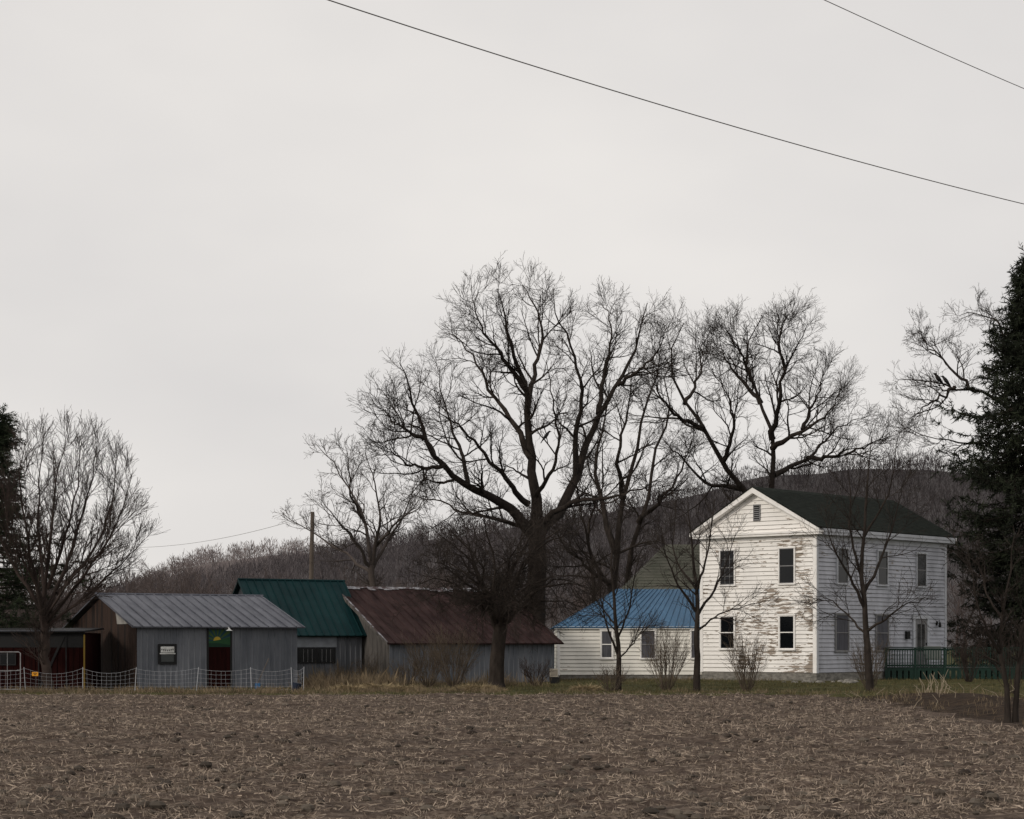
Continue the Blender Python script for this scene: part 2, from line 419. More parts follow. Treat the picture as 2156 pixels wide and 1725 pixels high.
for _ in range(34):
    a = rng.uniform(1180, 1720); dd = rng.uniform(88, 91); clump(gx(a, dd), dd, .3, 22, rng.uniform(.15, .4))
for _ in range(95):
    dd = rng.uniform(38, 66); clump(10.6+rng.uniform(-.2, 4.5), dd, .35, 14, rng.uniform(.08, .30))
B = np.concatenate(pts); L = np.concatenate(LL); n = len(B); B[:, 2] = height(B[:, 0], B[:, 1])
d = np.stack([rng.normal(0, .35, n), rng.normal(0, .35, n), np.ones(n)], 1); d /= np.linalg.norm(d, axis=1, keepdims=True)
slivers('dead_weeds', B, d, L, rng.uniform(.007, .014, n), M_weed, bend=.15)

M_mound = mat('mound_straw', (.20,.155,.085), (.32,.25,.15), 2, island=.3)
for (a, dd, s, h) in ((795, 71.5, .75, .16), (850, 70.8, .5, .1), (1005, 70.5, .85, .16), (735, 71, .55, .12), (1235, 71, .4, .1)):
    n = 1800; aa = rng.uniform(0, 2*math.pi, n); r = np.sqrt(rng.random(n))
    bx = gx(a, dd)+r*s*np.cos(aa); by = dd+r*s*.6*np.sin(aa); bz = h*(1-r**2)
    dr = np.stack([np.cos(aa)+rng.normal(0, .5, n), np.sin(aa)+rng.normal(0, .5, n), rng.normal(.05, .2, n)], 1); dr /= np.linalg.norm(dr, axis=1, keepdims=True)
    slivers('dead_grass_mound', np.stack([bx, by, bz+.02], 1), dr, rng.uniform(.15, .35, n), rng.uniform(.01, .02, n), M_mound, bend=.2)

# ------------------------------------------------------------------ hills
def interp_ridge(tab, a): return np.interp(a, [t[0] for t in tab], [t[1] for t in tab])
def make_hill(name, tab, dr, dbase, dback, treeh, mfloor, seed, trees, treemat, trange=(.02, 1), twid=1.):
    A = np.linspace(tab[0][0], tab[-1][0], 130)
    ridgeZ = (1352-interp_ridge(tab, A))*dr/4192 - treeh*.80
    prof = np.linspace(0, 1, 22); rows = []
    for t in prof:
        dd = dbase+(dr-dbase)*t
        z = ridgeZ*(t**1.25)
        rows.append(np.stack([(A-1078)*dr/4192, np.full_like(A, dd), np.maximum(z+vnoise(A*2, A*0+dd, 60, seed)*10*t*(1-t)*2, -2)], 1))
    rows.append(np.stack([(A-1078)*dr/4192, np.full_like(A, dback), ridgeZ*0-5], 1))
    V = np.concatenate(rows); nr = len(rows); nc = len(A); ii = np.arange(nr*nc).reshape(nr, nc)
    F = np.stack([ii[:-1,:-1].ravel(), ii[:-1,1:].ravel(), ii[1:,1:].ravel(), ii[1:,:-1].ravel()], 1)
    np_mesh(name, V, F, mfloor)
    G = np.stack([r[:, 2] for r in rows[:-1]], 0)
    n = trees; a = rng.uniform(0, nc-1.01, n); t = rng.uniform(*trange, n)**.7*(len(prof)-1.01)
    i = t.astype(int); j = a.astype(int); u = t-i; v = a-j
    z = (G[i, j]*(1-u)+G[i+1, j]*u)*(1-v)+(G[i, j+1]*(1-u)+G[i+1, j+1]*u)*v
    tx = ((A[0]+(A[-1]-A[0])*a/(nc-1))-1078)*dr/4192; ty = dbase+(dr-dbase)*t/(len(prof)-1)
    K = 32; H = treeh*rng.uniform(.6, 1.2, n)
    el = rng.uniform(.25, 1, (n, K)); az = rng.uniform(0, 2*math.pi, (n, K)); rr = rng.random((n, K))**.6*H[:, None]*.30*np.sqrt(np.clip(1.05-((el-.6)/.5)**2, .05, 1))
    bx = tx[:, None]+rr*np.cos(az); by = ty[:, None]+rr*np.sin(az); bz = z[:, None]+H[:, None]*el*.85
    dx = np.cos(az)*rng.uniform(.1, .6, (n, K)); dy = np.sin(az)*rng.uniform(.1, .6, (n, K)); dz = rng.uniform(.5, 1, (n, K))
    D = np.stack([dx, dy, dz], -1).reshape(-1, 3); D /= np.linalg.norm(D, axis=1, keepdims=True)
    Bp = np.stack([bx, by, bz], -1).reshape(-1, 3)
    Ln = (H[:, None]*rng.uniform(.12, .26, (n, K))).ravel(); Wd = (H[:, None]*twid*rng.uniform(.008, .022, (n, K))).ravel()
    Bt = np.stack([tx, ty, z-.5], 1); Dt = np.tile([[0, 0, 1.]], (n, 1))
    slivers(name.replace('hill', 'hillside_forest'), np.concatenate([Bp, Bt]), np.concatenate([D, Dt]), np.concatenate([Ln, H*.9]), np.concatenate([Wd, H*.025]), treemat, bend=.08)

near_tab = [(180,1345),(420,1290),(520,1225),(600,1170),(660,1148),(760,1128),(860,1100),(950,1092),(1150,1058),(1300,1035),(1400,1015),(1480,998),(1560,972),(1620,960),(1720,957),(1800,946),(1950,948),(2050,958),(2156,985),(2400,1020),(2800,1100)]
far_tab = [(-900,1330),(-300,1320),(150,1290),(300,1230),(370,1180),(400,1164),(440,1152),(500,1147),(560,1138),(640,1134),(760,1140),(1000,1180),(1400,1230)]
HAZE_XG = (-130, 160, 1.6, .92)  # painted haze: hill colour brightens towards the left
M_hillA = mat('hillside_trees', (.043,.038,.040), (.072,.064,.066), .02, rough=1, island=.22, xgrad=HAZE_XG, spec=.05)
M_hillB = mat('far_hillside_trees', (.17,.147,.145), (.23,.20,.197), .012, rough=1, island=.16, spec=.05)  # pale tones hold the distance haze in the base colour
make_hill('wooded_hill', near_tab, 1150, 420, 1500, 12, mat('wooded_hill_floor', (.045,.040,.041), (.068,.061,.062), .02, rough=1, xgrad=HAZE_XG), 41, 8000, M_hillA)
make_hill('far_wooded_hill', far_tab, 2300, 1500, 2800, 20, mat('far_hill_floor', (.18,.155,.152), (.22,.19,.187), .02, rough=1), 42, 5000, M_hillB, (.25, 1), 1.4)  # floor colour paled for haze like its trees

# ------------------------------------------------------------------ trees
def nrm(v): return v/(np.linalg.norm(v, axis=-1, keepdims=True)+1e-9)
def spawn(P, R, c, t0, t1, ang, lenr, n, wig, up, rf=.55, rend=.006, rcap=9., tlen=.45, flat=0.):
    Bn, m, _ = P.shape
    ix = np.repeat(np.arange(Bn), c); K = len(ix)
    t = t0+(t1-t0)*((np.tile(np.arange(c), Bn)+rng.random(K))/c)
    f = t*(m-1)*.9999; i = f.astype(int); w = (f-i)[:, None]
    pos = P[ix, i]*(1-w)+P[ix, i+1]*w; rad = R[ix, i]*(1-w[:, 0])+R[ix, i+1]*w[:, 0]
    T = nrm(P[ix, i+1]-P[ix, i]); q = rng.normal(size=(K, 3)); q[:, 2] *= (1-flat)
    q = nrm(q-(q*T).sum(1, keepdims=True)*T)
    a = rng.uniform(ang[0], ang[1], K)[:, None]; d = np.cos(a)*T+np.sin(a)*q
    Ln = rng.uniform(lenr[0], lenr[1], K)*(1-tlen*t); st = (Ln/(n-1))[:, None]
    out = np.empty((K, n, 3)); out[:, 0] = pos
    for k in range(1, n):
        d = nrm(d+rng.normal(size=(K, 3))*wig+np.array([0, 0, up])); out[:, k] = out[:, k-1]+d*st
    r0 = np.minimum(np.minimum(rad*rf, rad), rcap); s = np.linspace(0, 1, n)[None]
    return out, np.maximum(r0[:, None]*(1-s)+rend*s, rend*.8)

def tubes(P, R, k):
    Bn, n, _ = P.shape
    T = nrm(np.gradient(P, axis=1)); ref = nrm(rng.normal(size=(Bn, 1, 3)))
    U = nrm(np.cross(T, ref)); W = np.cross(T, U)
    a = np.arange(k)*2*np.pi/k
    V = P[:, :, None]+R[:, :, None, None]*(np.cos(a)[None, None, :, None]*U[:, :, None]+np.sin(a)[None, None, :, None]*W[:, :, None])
    ii = np.arange(Bn*n*k).reshape(Bn, n, k); jj = np.roll(ii, -1, axis=2)
    F = np.stack([ii[:, :-1], jj[:, :-1], jj[:, 1:], ii[:, 1:]], -1).reshape(-1, 4)
    return V.reshape(-1, 3), F

class Tree:
    def __init__(s): s.V = []; s.F = []; s.o = 0
    def put(s, P, R, k):
        V, F = tubes(P, R, k); s.V.append(V); s.F.append(F+s.o); s.o += len(V)
    def build(s, name, m): return np_mesh(name, np.concatenate(s.V), np.concatenate(s.F), m)

def smooth_limb(pts, n, jig=.0):
    P = np.array(pts, float); d = np.r_[0, np.cumsum(np.linalg.norm(np.diff(P, axis=0), axis=1))]
    t = np.linspace(0, d[-1], n)
    out = np.empty((n, 3)); m = np.gradient(P, d, axis=0)
    for q, tt in enumerate(t):
        i = min(np.searchsorted(d, tt, side='right')-1, len(P)-2); h = d[i+1]-d[i]; s = (tt-d[i])/h
        h00 = 2*s**3-3*s**2+1; h10 = s**3-2*s**2+s; h01 = -2*s**3+3*s**2; h11 = s**3-s**2
        out[q] = h00*P[i]+h10*h*m[i]+h01*P[i+1]+h11*h*m[i+1]
    if jig: out[1:-1] += rng.normal(size=(n-2, 3))*jig
    return out

def limbs(tr, D, table, n=14, jig=.05, k=7, tp=.65):
    Ps, Rs = [], []
    for (r0, r1, pts) in table:
        w = [sight(p[0], p[1], D+(p[2] if len(p) > 2 else 0)) for p in pts]
        P = smooth_limb(w, n, jig); R = r0+(r1-r0)*np.linspace(0, 1, n)**tp
        Ps.append(P); Rs.append(R)
    P = np.array(Ps); R = np.array(Rs); tr.put(P, R, k)
    return P, R

def crown(tr, P, R, spec, ks=None):
    for q, sp in enumerate(spec):
        P, R = spawn(P, R, **sp); tr.put(P, R, (ks[q] if ks else (5, 4, 3, 3, 3)[q]))
    return P, R

def big_spec(s=1., c=(8, 6, 5, 4), tw=.0065):
    return [dict(c=c[0], t0=.16, t1=1, ang=(.45, 1.05), lenr=(2.2*s, 4.3*s), n=10, wig=.15, up=.05, rf=.55, rend=.013, rcap=.085, tlen=.80),
            dict(c=c[1], t0=.15, t1=1, ang=(.4, 1.0), lenr=(1.0*s, 1.9*s), n=7, wig=.13, up=.05, rf=.6, rend=.009, rcap=.034, tlen=.5),
            dict(c=c[2], t0=.1, t1=1, ang=(.4, .95), lenr=(.5*s, 1.05*s), n=4, wig=.13, up=.06, rf=.7, rend=tw, rcap=.015, tlen=.5),
            dict(c=c[3], t0=.1, t1=1, ang=(.4, .9), lenr=(.2*s, .45*s), n=3, wig=.1, up=.06, rf=.8, rend=tw*.8, rcap=.009)]

# A: the giant
t = Tree()
limbs(t, 97, [(.62, .42, [(1122,1440),(1126,1320),(1131,1200),(1130,1095)])], 8, .02, 10)
A = [(.36,.02,[(1131,1115,0),(1127,1040,0),(1118,960,.5),(1112,880,.5),(1108,825,0),(1085,760,-1),(1070,700,-1.5),(1062,650,-1),(1047,608,-1)]),
 (.18,.02,[(1110,860,.4),(1126,780,1.5),(1140,700,2),(1128,650,2.5),(1100,600,3)]),
 (.34,.02,[(1128,1130,0),(1062,1062,-1),(985,1022,-2),(930,975,-2.5),(895,925,-3),(881,880,-3),(865,825,-3.5),(852,785,-4),(842,765,-4)]),
 (.13,.015,[(893,925,-3),(850,905,-3.5),(825,882,-4),(815,868,-4.5)]),
 (.13,.015,[(935,980,-2.5),(880,985,-4),(835,960,-5),(812,940,-6)]),
 (.36,.02,[(1135,1120,0),(1185,1065,1),(1215,1000,1.5),(1237,930,2),(1262,870,2),(1300,812,2.5),(1332,740,3),(1352,680,3),(1363,638,3)]),
 (.20,.015,[(1213,1005,1.5),(1211,920,.5),(1226,860,0),(1216,780,-1),(1190,700,-1.5),(1170,645,-2),(1165,608,-2)]),
 (.16,.015,[(1260,872,2),(1272,780,3),(1288,705,4),(1280,660,4.5),(1264,638,5)]),
 (.20,.015,[(1119,965,.5),(1078,885,1.5),(1032,822,2.5),(1002,760,3),(965,712,3.5),(944,702,4)]),
 (.16,.015,[(1108,822,0),(1052,742,-1.5),(1014,690,-2.5),(998,645,-3),(1008,615,-3)]),
 (.20,.015,[(1140,1100,0),(1200,1062,-1.5),(1280,1046,-3),(1345,1030,-4),(1390,1010,-5)]),
 (.18,.015,[(1112,1062,0),(1045,985,-2),(992,925,-3.5),(950,885,-5),(910,858,-6)]),
 (.14,.015,[(1127,1050,0),(1165,980,-2),(1175,900,-3),(1160,830,-4),(1150,760,-4)]),
 (.14,.015,[(985,1022,-2),(975,960,-1),(950,900,0),(930,830,1),(925,775,1)]),
 (.16,.015,[(1128,1120,0),(1050,1095,1),(980,1080,2),(905,1050,3),(860,1045,3)]),
 (.13,.015,[(1300,812,2.5),(1345,780,1.5),(1388,735,.5),(1398,710,0)])]
P, R = limbs(t, 97, A, 18, .05, 7)
crown(t, P, R, big_spec(1.0, (11, 6, 4, 3)))
t.build('bare_tree', M_bark)

# B
t = Tree()
Bt = [(.34,.02,[(1283,1438),(1288,1300),(1300,1160),(1312,1050),(1340,960),(1350,880),(1384,800),(1392,730)]),
 (.22,.02,[(1298,1165),(1266,1060,1),(1256,960,2),(1275,880,2),(1285,800,3)]),
 (.28,.02,[(1320,1438,2),(1325,1200,2),(1345,1100,2),(1370,1030,2),(1376,950,3),(1410,880,3),(1400,800,4),(1420,750,4)]),
 (.18,.02,[(1312,1050),(1302,950,-2),(1320,880,-2),(1332,780,-3)]),
 (.18,.02,[(1345,1100,2),(1400,1040,0),(1440,980,-1),(1460,920,-2)]),
 (.16,.02,[(1288,1250),(1240,1150,-1),(1225,1080,-2),(1200,1000,-2)]),
 (.20,.02,[(1250,1438,3),(1255,1250,3),(1240,1120,3),(1270,1000,4),(1262,900,4)]),
 (.16,.02,[(1288,1230),(1240,1200,-1),(1190,1150,-2),(1160,1100,-3)])]
P, R = limbs(t, 108, Bt, 14, .06, 6); crown(t, P, R, big_spec(1.0, (9, 6, 4, 3)))
t.build('bare_tree', M_bark)

# C
t = Tree()
C = [(.42,.02,[(1600,1438),(1598,1200),(1576,1050),(1522,972,-1),(1482,900,-2),(1442,850,-2),(1412,790,-3),(1420,720,-3),(1440,680,-3)]),
 (.18,.015,[(1480,900,-2),(1415,868,-4),(1375,800,-5),(1370,760,-5)]),
 (.16,.015,[(1522,972,-1),(1545,900,-3),(1532,840,-4),(1500,775,-4)]),
 (.14,.015,[(1442,850,-2),(1475,780,0),(1480,725,1),(1495,700,1)]),
 (.18,.015,[(1560,1030,0),(1480,1010,-2),(1430,960,-3),(1400,930,-4)])]
P, R = limbs(t, 114, C, 15, .06, 6); crown(t, P, R, big_spec(1.15, (11, 6, 4, 3)))
t.build('bare_tree', M_bark)
t = Tree()
C = [(.42,.02,[(1630,1438),(1628,1200),(1626,1000),(1626,920),(1602,850,1),(1582,800,1),(1570,745,2),(1588,690,2),(1606,665,2)]),
 (.22,.015,[(1626,925),(1640,850,-1),(1652,780,-2),(1680,725,-2),(1696,690,-2)]),
 (.17,.015,[(1602,850,1),(1552,790,2),(1522,745,3),(1502,715,3)]),
 (.20,.015,[(1626,945),(1690,905,-2),(1752,862,-3),(1778,815,-4)]),
 (.20,.015,[(1628,1000),(1700,965,2),(1762,905,3),(1815,880,3)]),
 (.14,.015,[(1582,800,1),(1560,745,-1),(1542,710,-2),(1535,690,-2)]),
 (.14,.015,[(1652,780,-2),(1640,720,-3),(1650,680,-3),(1658,665,-3)]),
 (.14,.015,[(1690,905,-2),(1720,830,-1),(1738,780,-1)]),
 (.16,.015,[(1700,965,2),(1790,955,0),(1850,930,-1),(1880,918,-2)])]
P, R = limbs(t, 114, C, 15, .06, 6); crown(t, P, R, big_spec(1.1, (11, 6, 4, 3)))
t.build('bare_tree', M_bark)

# D
t = Tree()
Dl = [(.28,.2,[(795,1425),(790,1300),(785,1215),(782,1190)]),
 (.14,.015,[(782,1195),(742,1130,-1),(702,1085,-2),(675,1045,-2)]),
 (.14,.015,[(785,1195),(830,1115,1),(860,1062,1),(870,1025,1)]),
 (.15,.015,[(782,1190),(768,1100,1),(722,1010,2),(692,965,2),(665,935,2)]),
 (.14,.015,[(785,1190),(800,1080,-1),(782,1000,-2),(770,955,-2)]),
 (.13,.015,[(784,1210),(722,1162,2),(642,1112,3),(590,1075,3)]),
 (.12,.015,[(768,1100,1),(735,1030,-1),(735,970,-2),(727,940,-2)]),
 (.12,.015,[(790,1150),(850,1090,-2),(885,1065,-3),(900,1045,-3)])]
P, R = limbs(t, 112, Dl, 12, .05, 6); crown(t, P, R, big_spec(.78, (9, 5, 4, 2), .008))
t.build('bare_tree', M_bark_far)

# E
t = Tree()
E = [(.20,.13,[(100,1458),(97,1400),(94,1330),(90,1290)]),
 (.10,.012,[(92,1300),(62,1150,-1),(42,1010,-1),(54,925,-1)]),
 (.10,.012,[(92,1290),(110,1110,0),(122,990,1),(140,915,1)]),
 (.10,.012,[(95,1300),(160,1130,1),(192,1010,1.5),(205,940,1.5)]),
 (.09,.012,[(97,1310),(200,1180,-1),(255,1075,-1.5),(278,1000,-1.5)]),
 (.08,.012,[(97,1320),(208,1232,.5),(270,1170,.5),(305,1135,.5)]),
 (.09,.012,[(90,1290),(25,1180,.5),(-30,1060,.5),(-40,970,.5)]),
 (.08,.012,[(100,1240),(145,1100,-1),(165,1000,-2),(172,930,-2)]),
 (.08,.012,[(95,1250),(80,1110,1.5),(85,1000,2),(92,915,2)]),
 (.08,.012,[(120,1250),(215,1130,1.5),(240,1020,2),(244,970,2)]),
 (.06,.010,[(98,1300),(150,1220,-1),(220,1150,-2),(280,1080,-2)]),
 (.06,.010,[(92,1270),(60,1200,-1),(20,1120,-2),(5,1020,-2)])]
P, R = limbs(t, 71, E, 12, .03, 6)
crown(t, P, R, [dict(c=15, t0=.15, t1=1, ang=(.25, .75), lenr=(1.2, 2.4), n=7, wig=.10, up=.06, rf=.5, rend=.008, rcap=.028, tlen=.62),
  dict(c=8, t0=.1, t1=1, ang=(.25, .75), lenr=(.6, 1.2), n=5, wig=.12, up=.06, rf=.6, rend=.0055, rcap=.012),
  dict(c=6, t0=.1, t1=1, ang=(.25, .75), lenr=(.25, .6), n=3, wig=.12, up=.06, rf=.7, rend=.005, rcap=.007)])
t.build('bare_tree', M_bark_red)

# F
t = Tree()
F0 = [(.31,.25,[(1045,1456),(1046,1400),(1050,1350),(1055,1315)])]
limbs(t, 73, F0, 6, .01, 9)
t.put(np.array([[sight(1045,1459,73), sight(1045,1450,73), sight(1046,1438,73)]]), np.array([[.46,.38,.31]]), 9)
fl = []
for q in range(26):
    az = q*2.4+rng.uniform(-.3, .3); spread = rng.uniform(.75, 1.05)*225; hh = rng.uniform(5, 240)
    dep = math.sin(az)*3.0; cc = math.cos(az)
    ex = 1055+cc*spread*(1-.38*(hh/245))
    fl.append((rng.uniform(.07,.11), .010, [(1052,1330-rng.uniform(-15,35),0), (1052+cc*spread*.33, 1300-hh*.6, dep*.35), (1055+cc*spread*.7, 1308-hh*.95, dep*.7), (ex, 1325-hh, dep)]))
P, R = limbs(t, 73, fl, 10, .07, 6)
crown(t, P, R, [dict(c=9, t0=.22, t1=1, ang=(.4, 1.2), lenr=(.9, 1.8), n=7, wig=.2, up=-.01, rf=.5, rend=.008, rcap=.03, tlen=.25),
  dict(c=7, t0=.1, t1=1, ang=(.4, 1.2), lenr=(.5, 1.1), n=5, wig=.2, up=-.02, rf=.6, rend=.006, rcap=.014),
  dict(c=5, t0=.1, t1=1, ang=(.4, 1.2), lenr=(.25, .55), n=3, wig=.2, up=.0, rf=.7, rend=.005, rcap=.007)])
t.build('gnarled_fruit_tree', M_bark)

def young(name, D, table, c=(9, 6, 4), s=1.):
    t = Tree(); P, R = limbs(t, D, table, 12, .02, 6, .8)
    crown(t, P, R, [dict(c=c[0], t0=.28, t1=1, ang=(.45, 1.0), lenr=(.9*s, 1.7*s), n=7, wig=.12, up=.05, rf=.5, rend=.007, rcap=.03, tlen=.6),
      dict(c=c[1], t0=.15, t1=1, ang=(.4, .9), lenr=(.45*s, .9*s), n=4, wig=.14, up=.05, rf=.6, rend=.005, rcap=.012),
      dict(c=c[2], t0=.1, t1=1, ang=(.4, .9), lenr=(.2*s, .45*s), n=3, wig=.14, up=.05, rf=.7, rend=.0045, rcap=.007)])
    return t.build(name, M_bark)
young('young_bare_tree', 71, [(.12,.012,[(1302,1457),(1303,1380),(1297,1310),(1290,1230),(1286,1150),(1284,1100)]),
  (.05,.01,[(1301,1380),(1275,1310,-.5),(1262,1240,-.6),(1258,1190,-.6)]), (.05,.01,[(1299,1350),(1325,1280,.5),(1335,1220,.6),(1345,1180,.6)]),
  (.04,.01,[(1298,1320),(1260,1270,.5),(1235,1240,.6)]), (.04,.01,[(1300,1390),(1335,1350,-.5),(1350,1310,-.6)])])
young('young_bare_tree', 70.5, [(.14,.012,[(1467,1457),(1468,1360),(1467,1270),(1462,1190),(1452,1110),(1448,1045)]),
  (.06,.01,[(1467,1300),(1510,1230,.5),(1535,1170,.8),(1550,1120,.8)]), (.06,.01,[(1467,1290),(1425,1225,-.5),(1400,1160,-.8),(1392,1110,-.8)]),
  (.06,.01,[(1465,1250),(1490,1160,-.8),(1500,1090,-1),(1505,1050,-1)]), (.05,.01,[(1467,1330),(1520,1290,-.6),(1560,1280,-.8),(1590,1270,-1)]),
  (.05,.01,[(1465,1240),(1420,1170,.8),(1420,1090,1),(1425,1040,1)])], s=1.15)
young('young_bare_tree', 70.5, [(.15,.012,[(1832,1457),(1826,1370),(1822,1290),(1812,1210),(1822,1100),(1828,1000),(1835,920)]),
  (.07,.01,[(1820,1280),(1785,1210,-.5),(1755,1150,-1),(1735,1090,-1)]), (.07,.01,[(1818,1250),(1860,1170,.5),(1885,1090,1),(1900,1020,1)]),
  (.06,.01,[(1824,1330),(1870,1300,-.5),(1910,1270,-1),(1940,1270,-1)]), (.06,.01,[(1815,1220),(1790,1120,.8),(1790,1020,1),(1780,960,1)]),
  (.05,.01,[(1824,1340),(1780,1290,.5),(1740,1260,.8),(1715,1255,.8)]), (.05,.01,[(1820,1130),(1870,1040,-.6),(1885,960,-1),(1890,920,-1)])], s=1.35)
young('young_bare_tree', 44, [(.085,.008,[(2122,1522),(2118,1440),(2105,1370),(2112,1290),(2128,1210),(2135,1130)]),
  (.075,.008,[(2138,1522),(2142,1440),(2150,1350),(2165,1260),(2175,1180)]),
  (.04,.006,[(2105,1375),(2070,1310,-.4),(2050,1240,-.6),(2040,1170,-.6)]), (.03,.006,[(2112,1300),(2075,1240,.4),(2060,1190,.6),(2020,1160,.6)]),
  (.03,.006,[(2118,1420),(2080,1390,.3),(2055,1350,.4),(2030,1330,.4)])], c=(9, 5, 4), s=.62)

# G
t = Tree()
G = [(.45,.2,[(2215,1432),(2212,1200),(2205,1000),(2190,860),(2180,760),(2175,640)]),
 (.20,.015,[(2205,960),(2140,880,-1),(2080,832,-2),(2010,815,-3),(1950,800,-3),(1890,800,-3)]),
 (.16,.015,[(2185,800),(2130,740,1),(2090,675,1),(2050,662,1),(2020,665,1)]),
 (.12,.015,[(2050,822,-2),(1995,770,-1),(1955,730,-1),(1932,695,0)]),
 (.14,.015,[(2205,930),(2150,840,3),(2110,760,4),(2085,710,4),(2090,660,4)]),
 (.14,.015,[(2205,1000),(2120,960,-2),(2030,930,-4),(1960,920,-5),(1910,900,-5)]),
 (.12,.015,[(2010,815,-3),(1960,850,-4),(1920,880,-4)])]
P, R = limbs(t, 106, G, 14, .07, 6); crown(t, P, R, big_spec(.85, (10, 6, 4, 3), .0065))
t.build('bare_tree', M_bark)

# shrubs
def shrub(name, a, D, w, top, n, m=None):
    t = Tree(); h = EYE+(1352-top)*D/4192; x = gx(a, D)
    P = np.empty((n, 8, 3)); az = rng.uniform(0, 2*math.pi, n); r = rng.random(n)**.6
    ln = h*rng.uniform(.55, .98, n)
    for k in range(8):
        s = k/7; rr = .10+(w-.10)*r*s**.8
        P[:, k] = np.stack([x+np.cos(az)*rr, D+np.sin(az)*rr, ln*s], 1)
    P[:, 1:] += rng.normal(size=(n, 7, 3))*.02
    R = np.linspace(.011, .004, 8)[None]*np.ones((n, 1)); t.put(P, R, 4)
    crown(t, P, R, [dict(c=5, t0=.3, t1=1, ang=(.2, .7), lenr=(.25*h, .42*h), n=5, wig=.1, up=.05, rf=.7, rend=.0035, rcap=.007),
       dict(c=3, t0=.1, t1=1, ang=(.2, .7), lenr=(.1*h, .2*h), n=3, wig=.1, up=.05, rf=.8, rend=.003, rcap=.004)], (3, 3))
    return t.build(name, m or M_twig)
shrub('bare_shrub', 1572, 70, .78, 1335, 42)
shrub('bare_shrub', 1402, 70.5, .95, 1322, 44)
shrub('bare_shrub', 1830, 73, .8, 1342, 38)
shrub('bare_shrub', 1285, 70.2, .7, 1400, 28)
shrub('bare_shrub', 955, 75, 1.0, 1322, 60)
shrub('bare_shrub', 900, 76.5, 1.0, 1340, 50)
shrub('bare_shrub', 1130, 79, .8, 1385, 30, M_bark_red)
shrub('bare_shrub', 860, 79, .8, 1385, 36)
shrub('bare_shrub', 720, 79, .6, 1395, 26)
shrub('bare_shrub', 775, 80, .5, 1380, 20)
shrub('bare_shrub', 2040, 86, .9, 1330, 36, M_bark_red)
shrub('bare_shrub', 2130, 66, .9, 1300, 30, M_bark_red)

mb = MB()
for q in range(16):
    a = rng.uniform(1940, 1990); D = rng.uniform(58, 61); x0 = gx(a, D); h = rng.uniform(.25, .75); z0 = float(height(np.array([x0]), np.array([D]))[0])
    mb.tube([(x0, D, z0-.02), (x0+rng.uniform(-.12,.12), D, z0+h*.5), (x0+rng.uniform(-.3,.3), D+rng.uniform(-.1,.1), z0+h)], [.012, .010, .006], 5)
for q in range(26):
    a = rng.uniform(1780, 2156); D = rng.uniform(50, 60); x0 = gx(a, D); h = rng.uniform(.15, .4); z0 = float(height(np.array([x0]), np.array([D]))[0])
    mb.tube([(x0, D, z0-.02), (x0+rng.uniform(-.1,.1), D, z0+h*.5), (x0+rng.uniform(-.3,.3), D, z0+h)], [.009, .007, .005], 4)
mb.build('cut_stalks', [mat('pale_stalks', (.36,.30,.22), (.2,.16,.11), 3)], smooth=True)

# background treeline
t = Tree(); n = 185
a = np.concatenate([rng.uniform(-250, 950, 140), rng.uniform(950, 2600, 45)]); D = rng.uniform(160, 290, n)
H = np.interp(a, [-250, 200, 340, 430, 560, 700, 900, 1020, 2600], [9.5, 9.5, 11.0, 8.0, 8.0, 8.8, 9.0, 9, 9])*rng.uniform(.7, 1.08, n)*(D/220)**.6
P = np.empty((n, 7, 3)); x = (a-1078)*D/4192; lean = rng.normal(0, .06, (n, 2))
for k in range(7): P[:, k] = np.stack([x+lean[:, 0]*H*k/6, D+lean[:, 1]*H*k/6, H*.85*k/6], 1)
P[:, 1:, :2] += rng.normal(size=(n, 6, 2))*.12
R = np.linspace(.20, .03, 7)[None]*np.ones((n, 1)); t.put(P, R, 4)
crown(t, P, R, [dict(c=12, t0=.12, t1=1, ang=(.45, 1.0), lenr=(2.8, 5.0), n=5, wig=.14, up=.08, rf=.5, rend=.025, rcap=.07, tlen=.6),
  dict(c=6, t0=.1, t1=1, ang=(.4, 1.0), lenr=(1.1, 2.1), n=4, wig=.15, up=.08, rf=.6, rend=.016, rcap=.03),
  dict(c=5, t0=.1, t1=1, ang=(.4, 1.0), lenr=(.6, 1.2), n=3, wig=.15, up=.08, rf=.7, rend=.012, rcap=.017)], (3, 3, 3))
t.build('distant_treeline', mat('treeline_bark', (.070,.054,.052), (.105,.083,.079), .1, rough=1, island=.3))

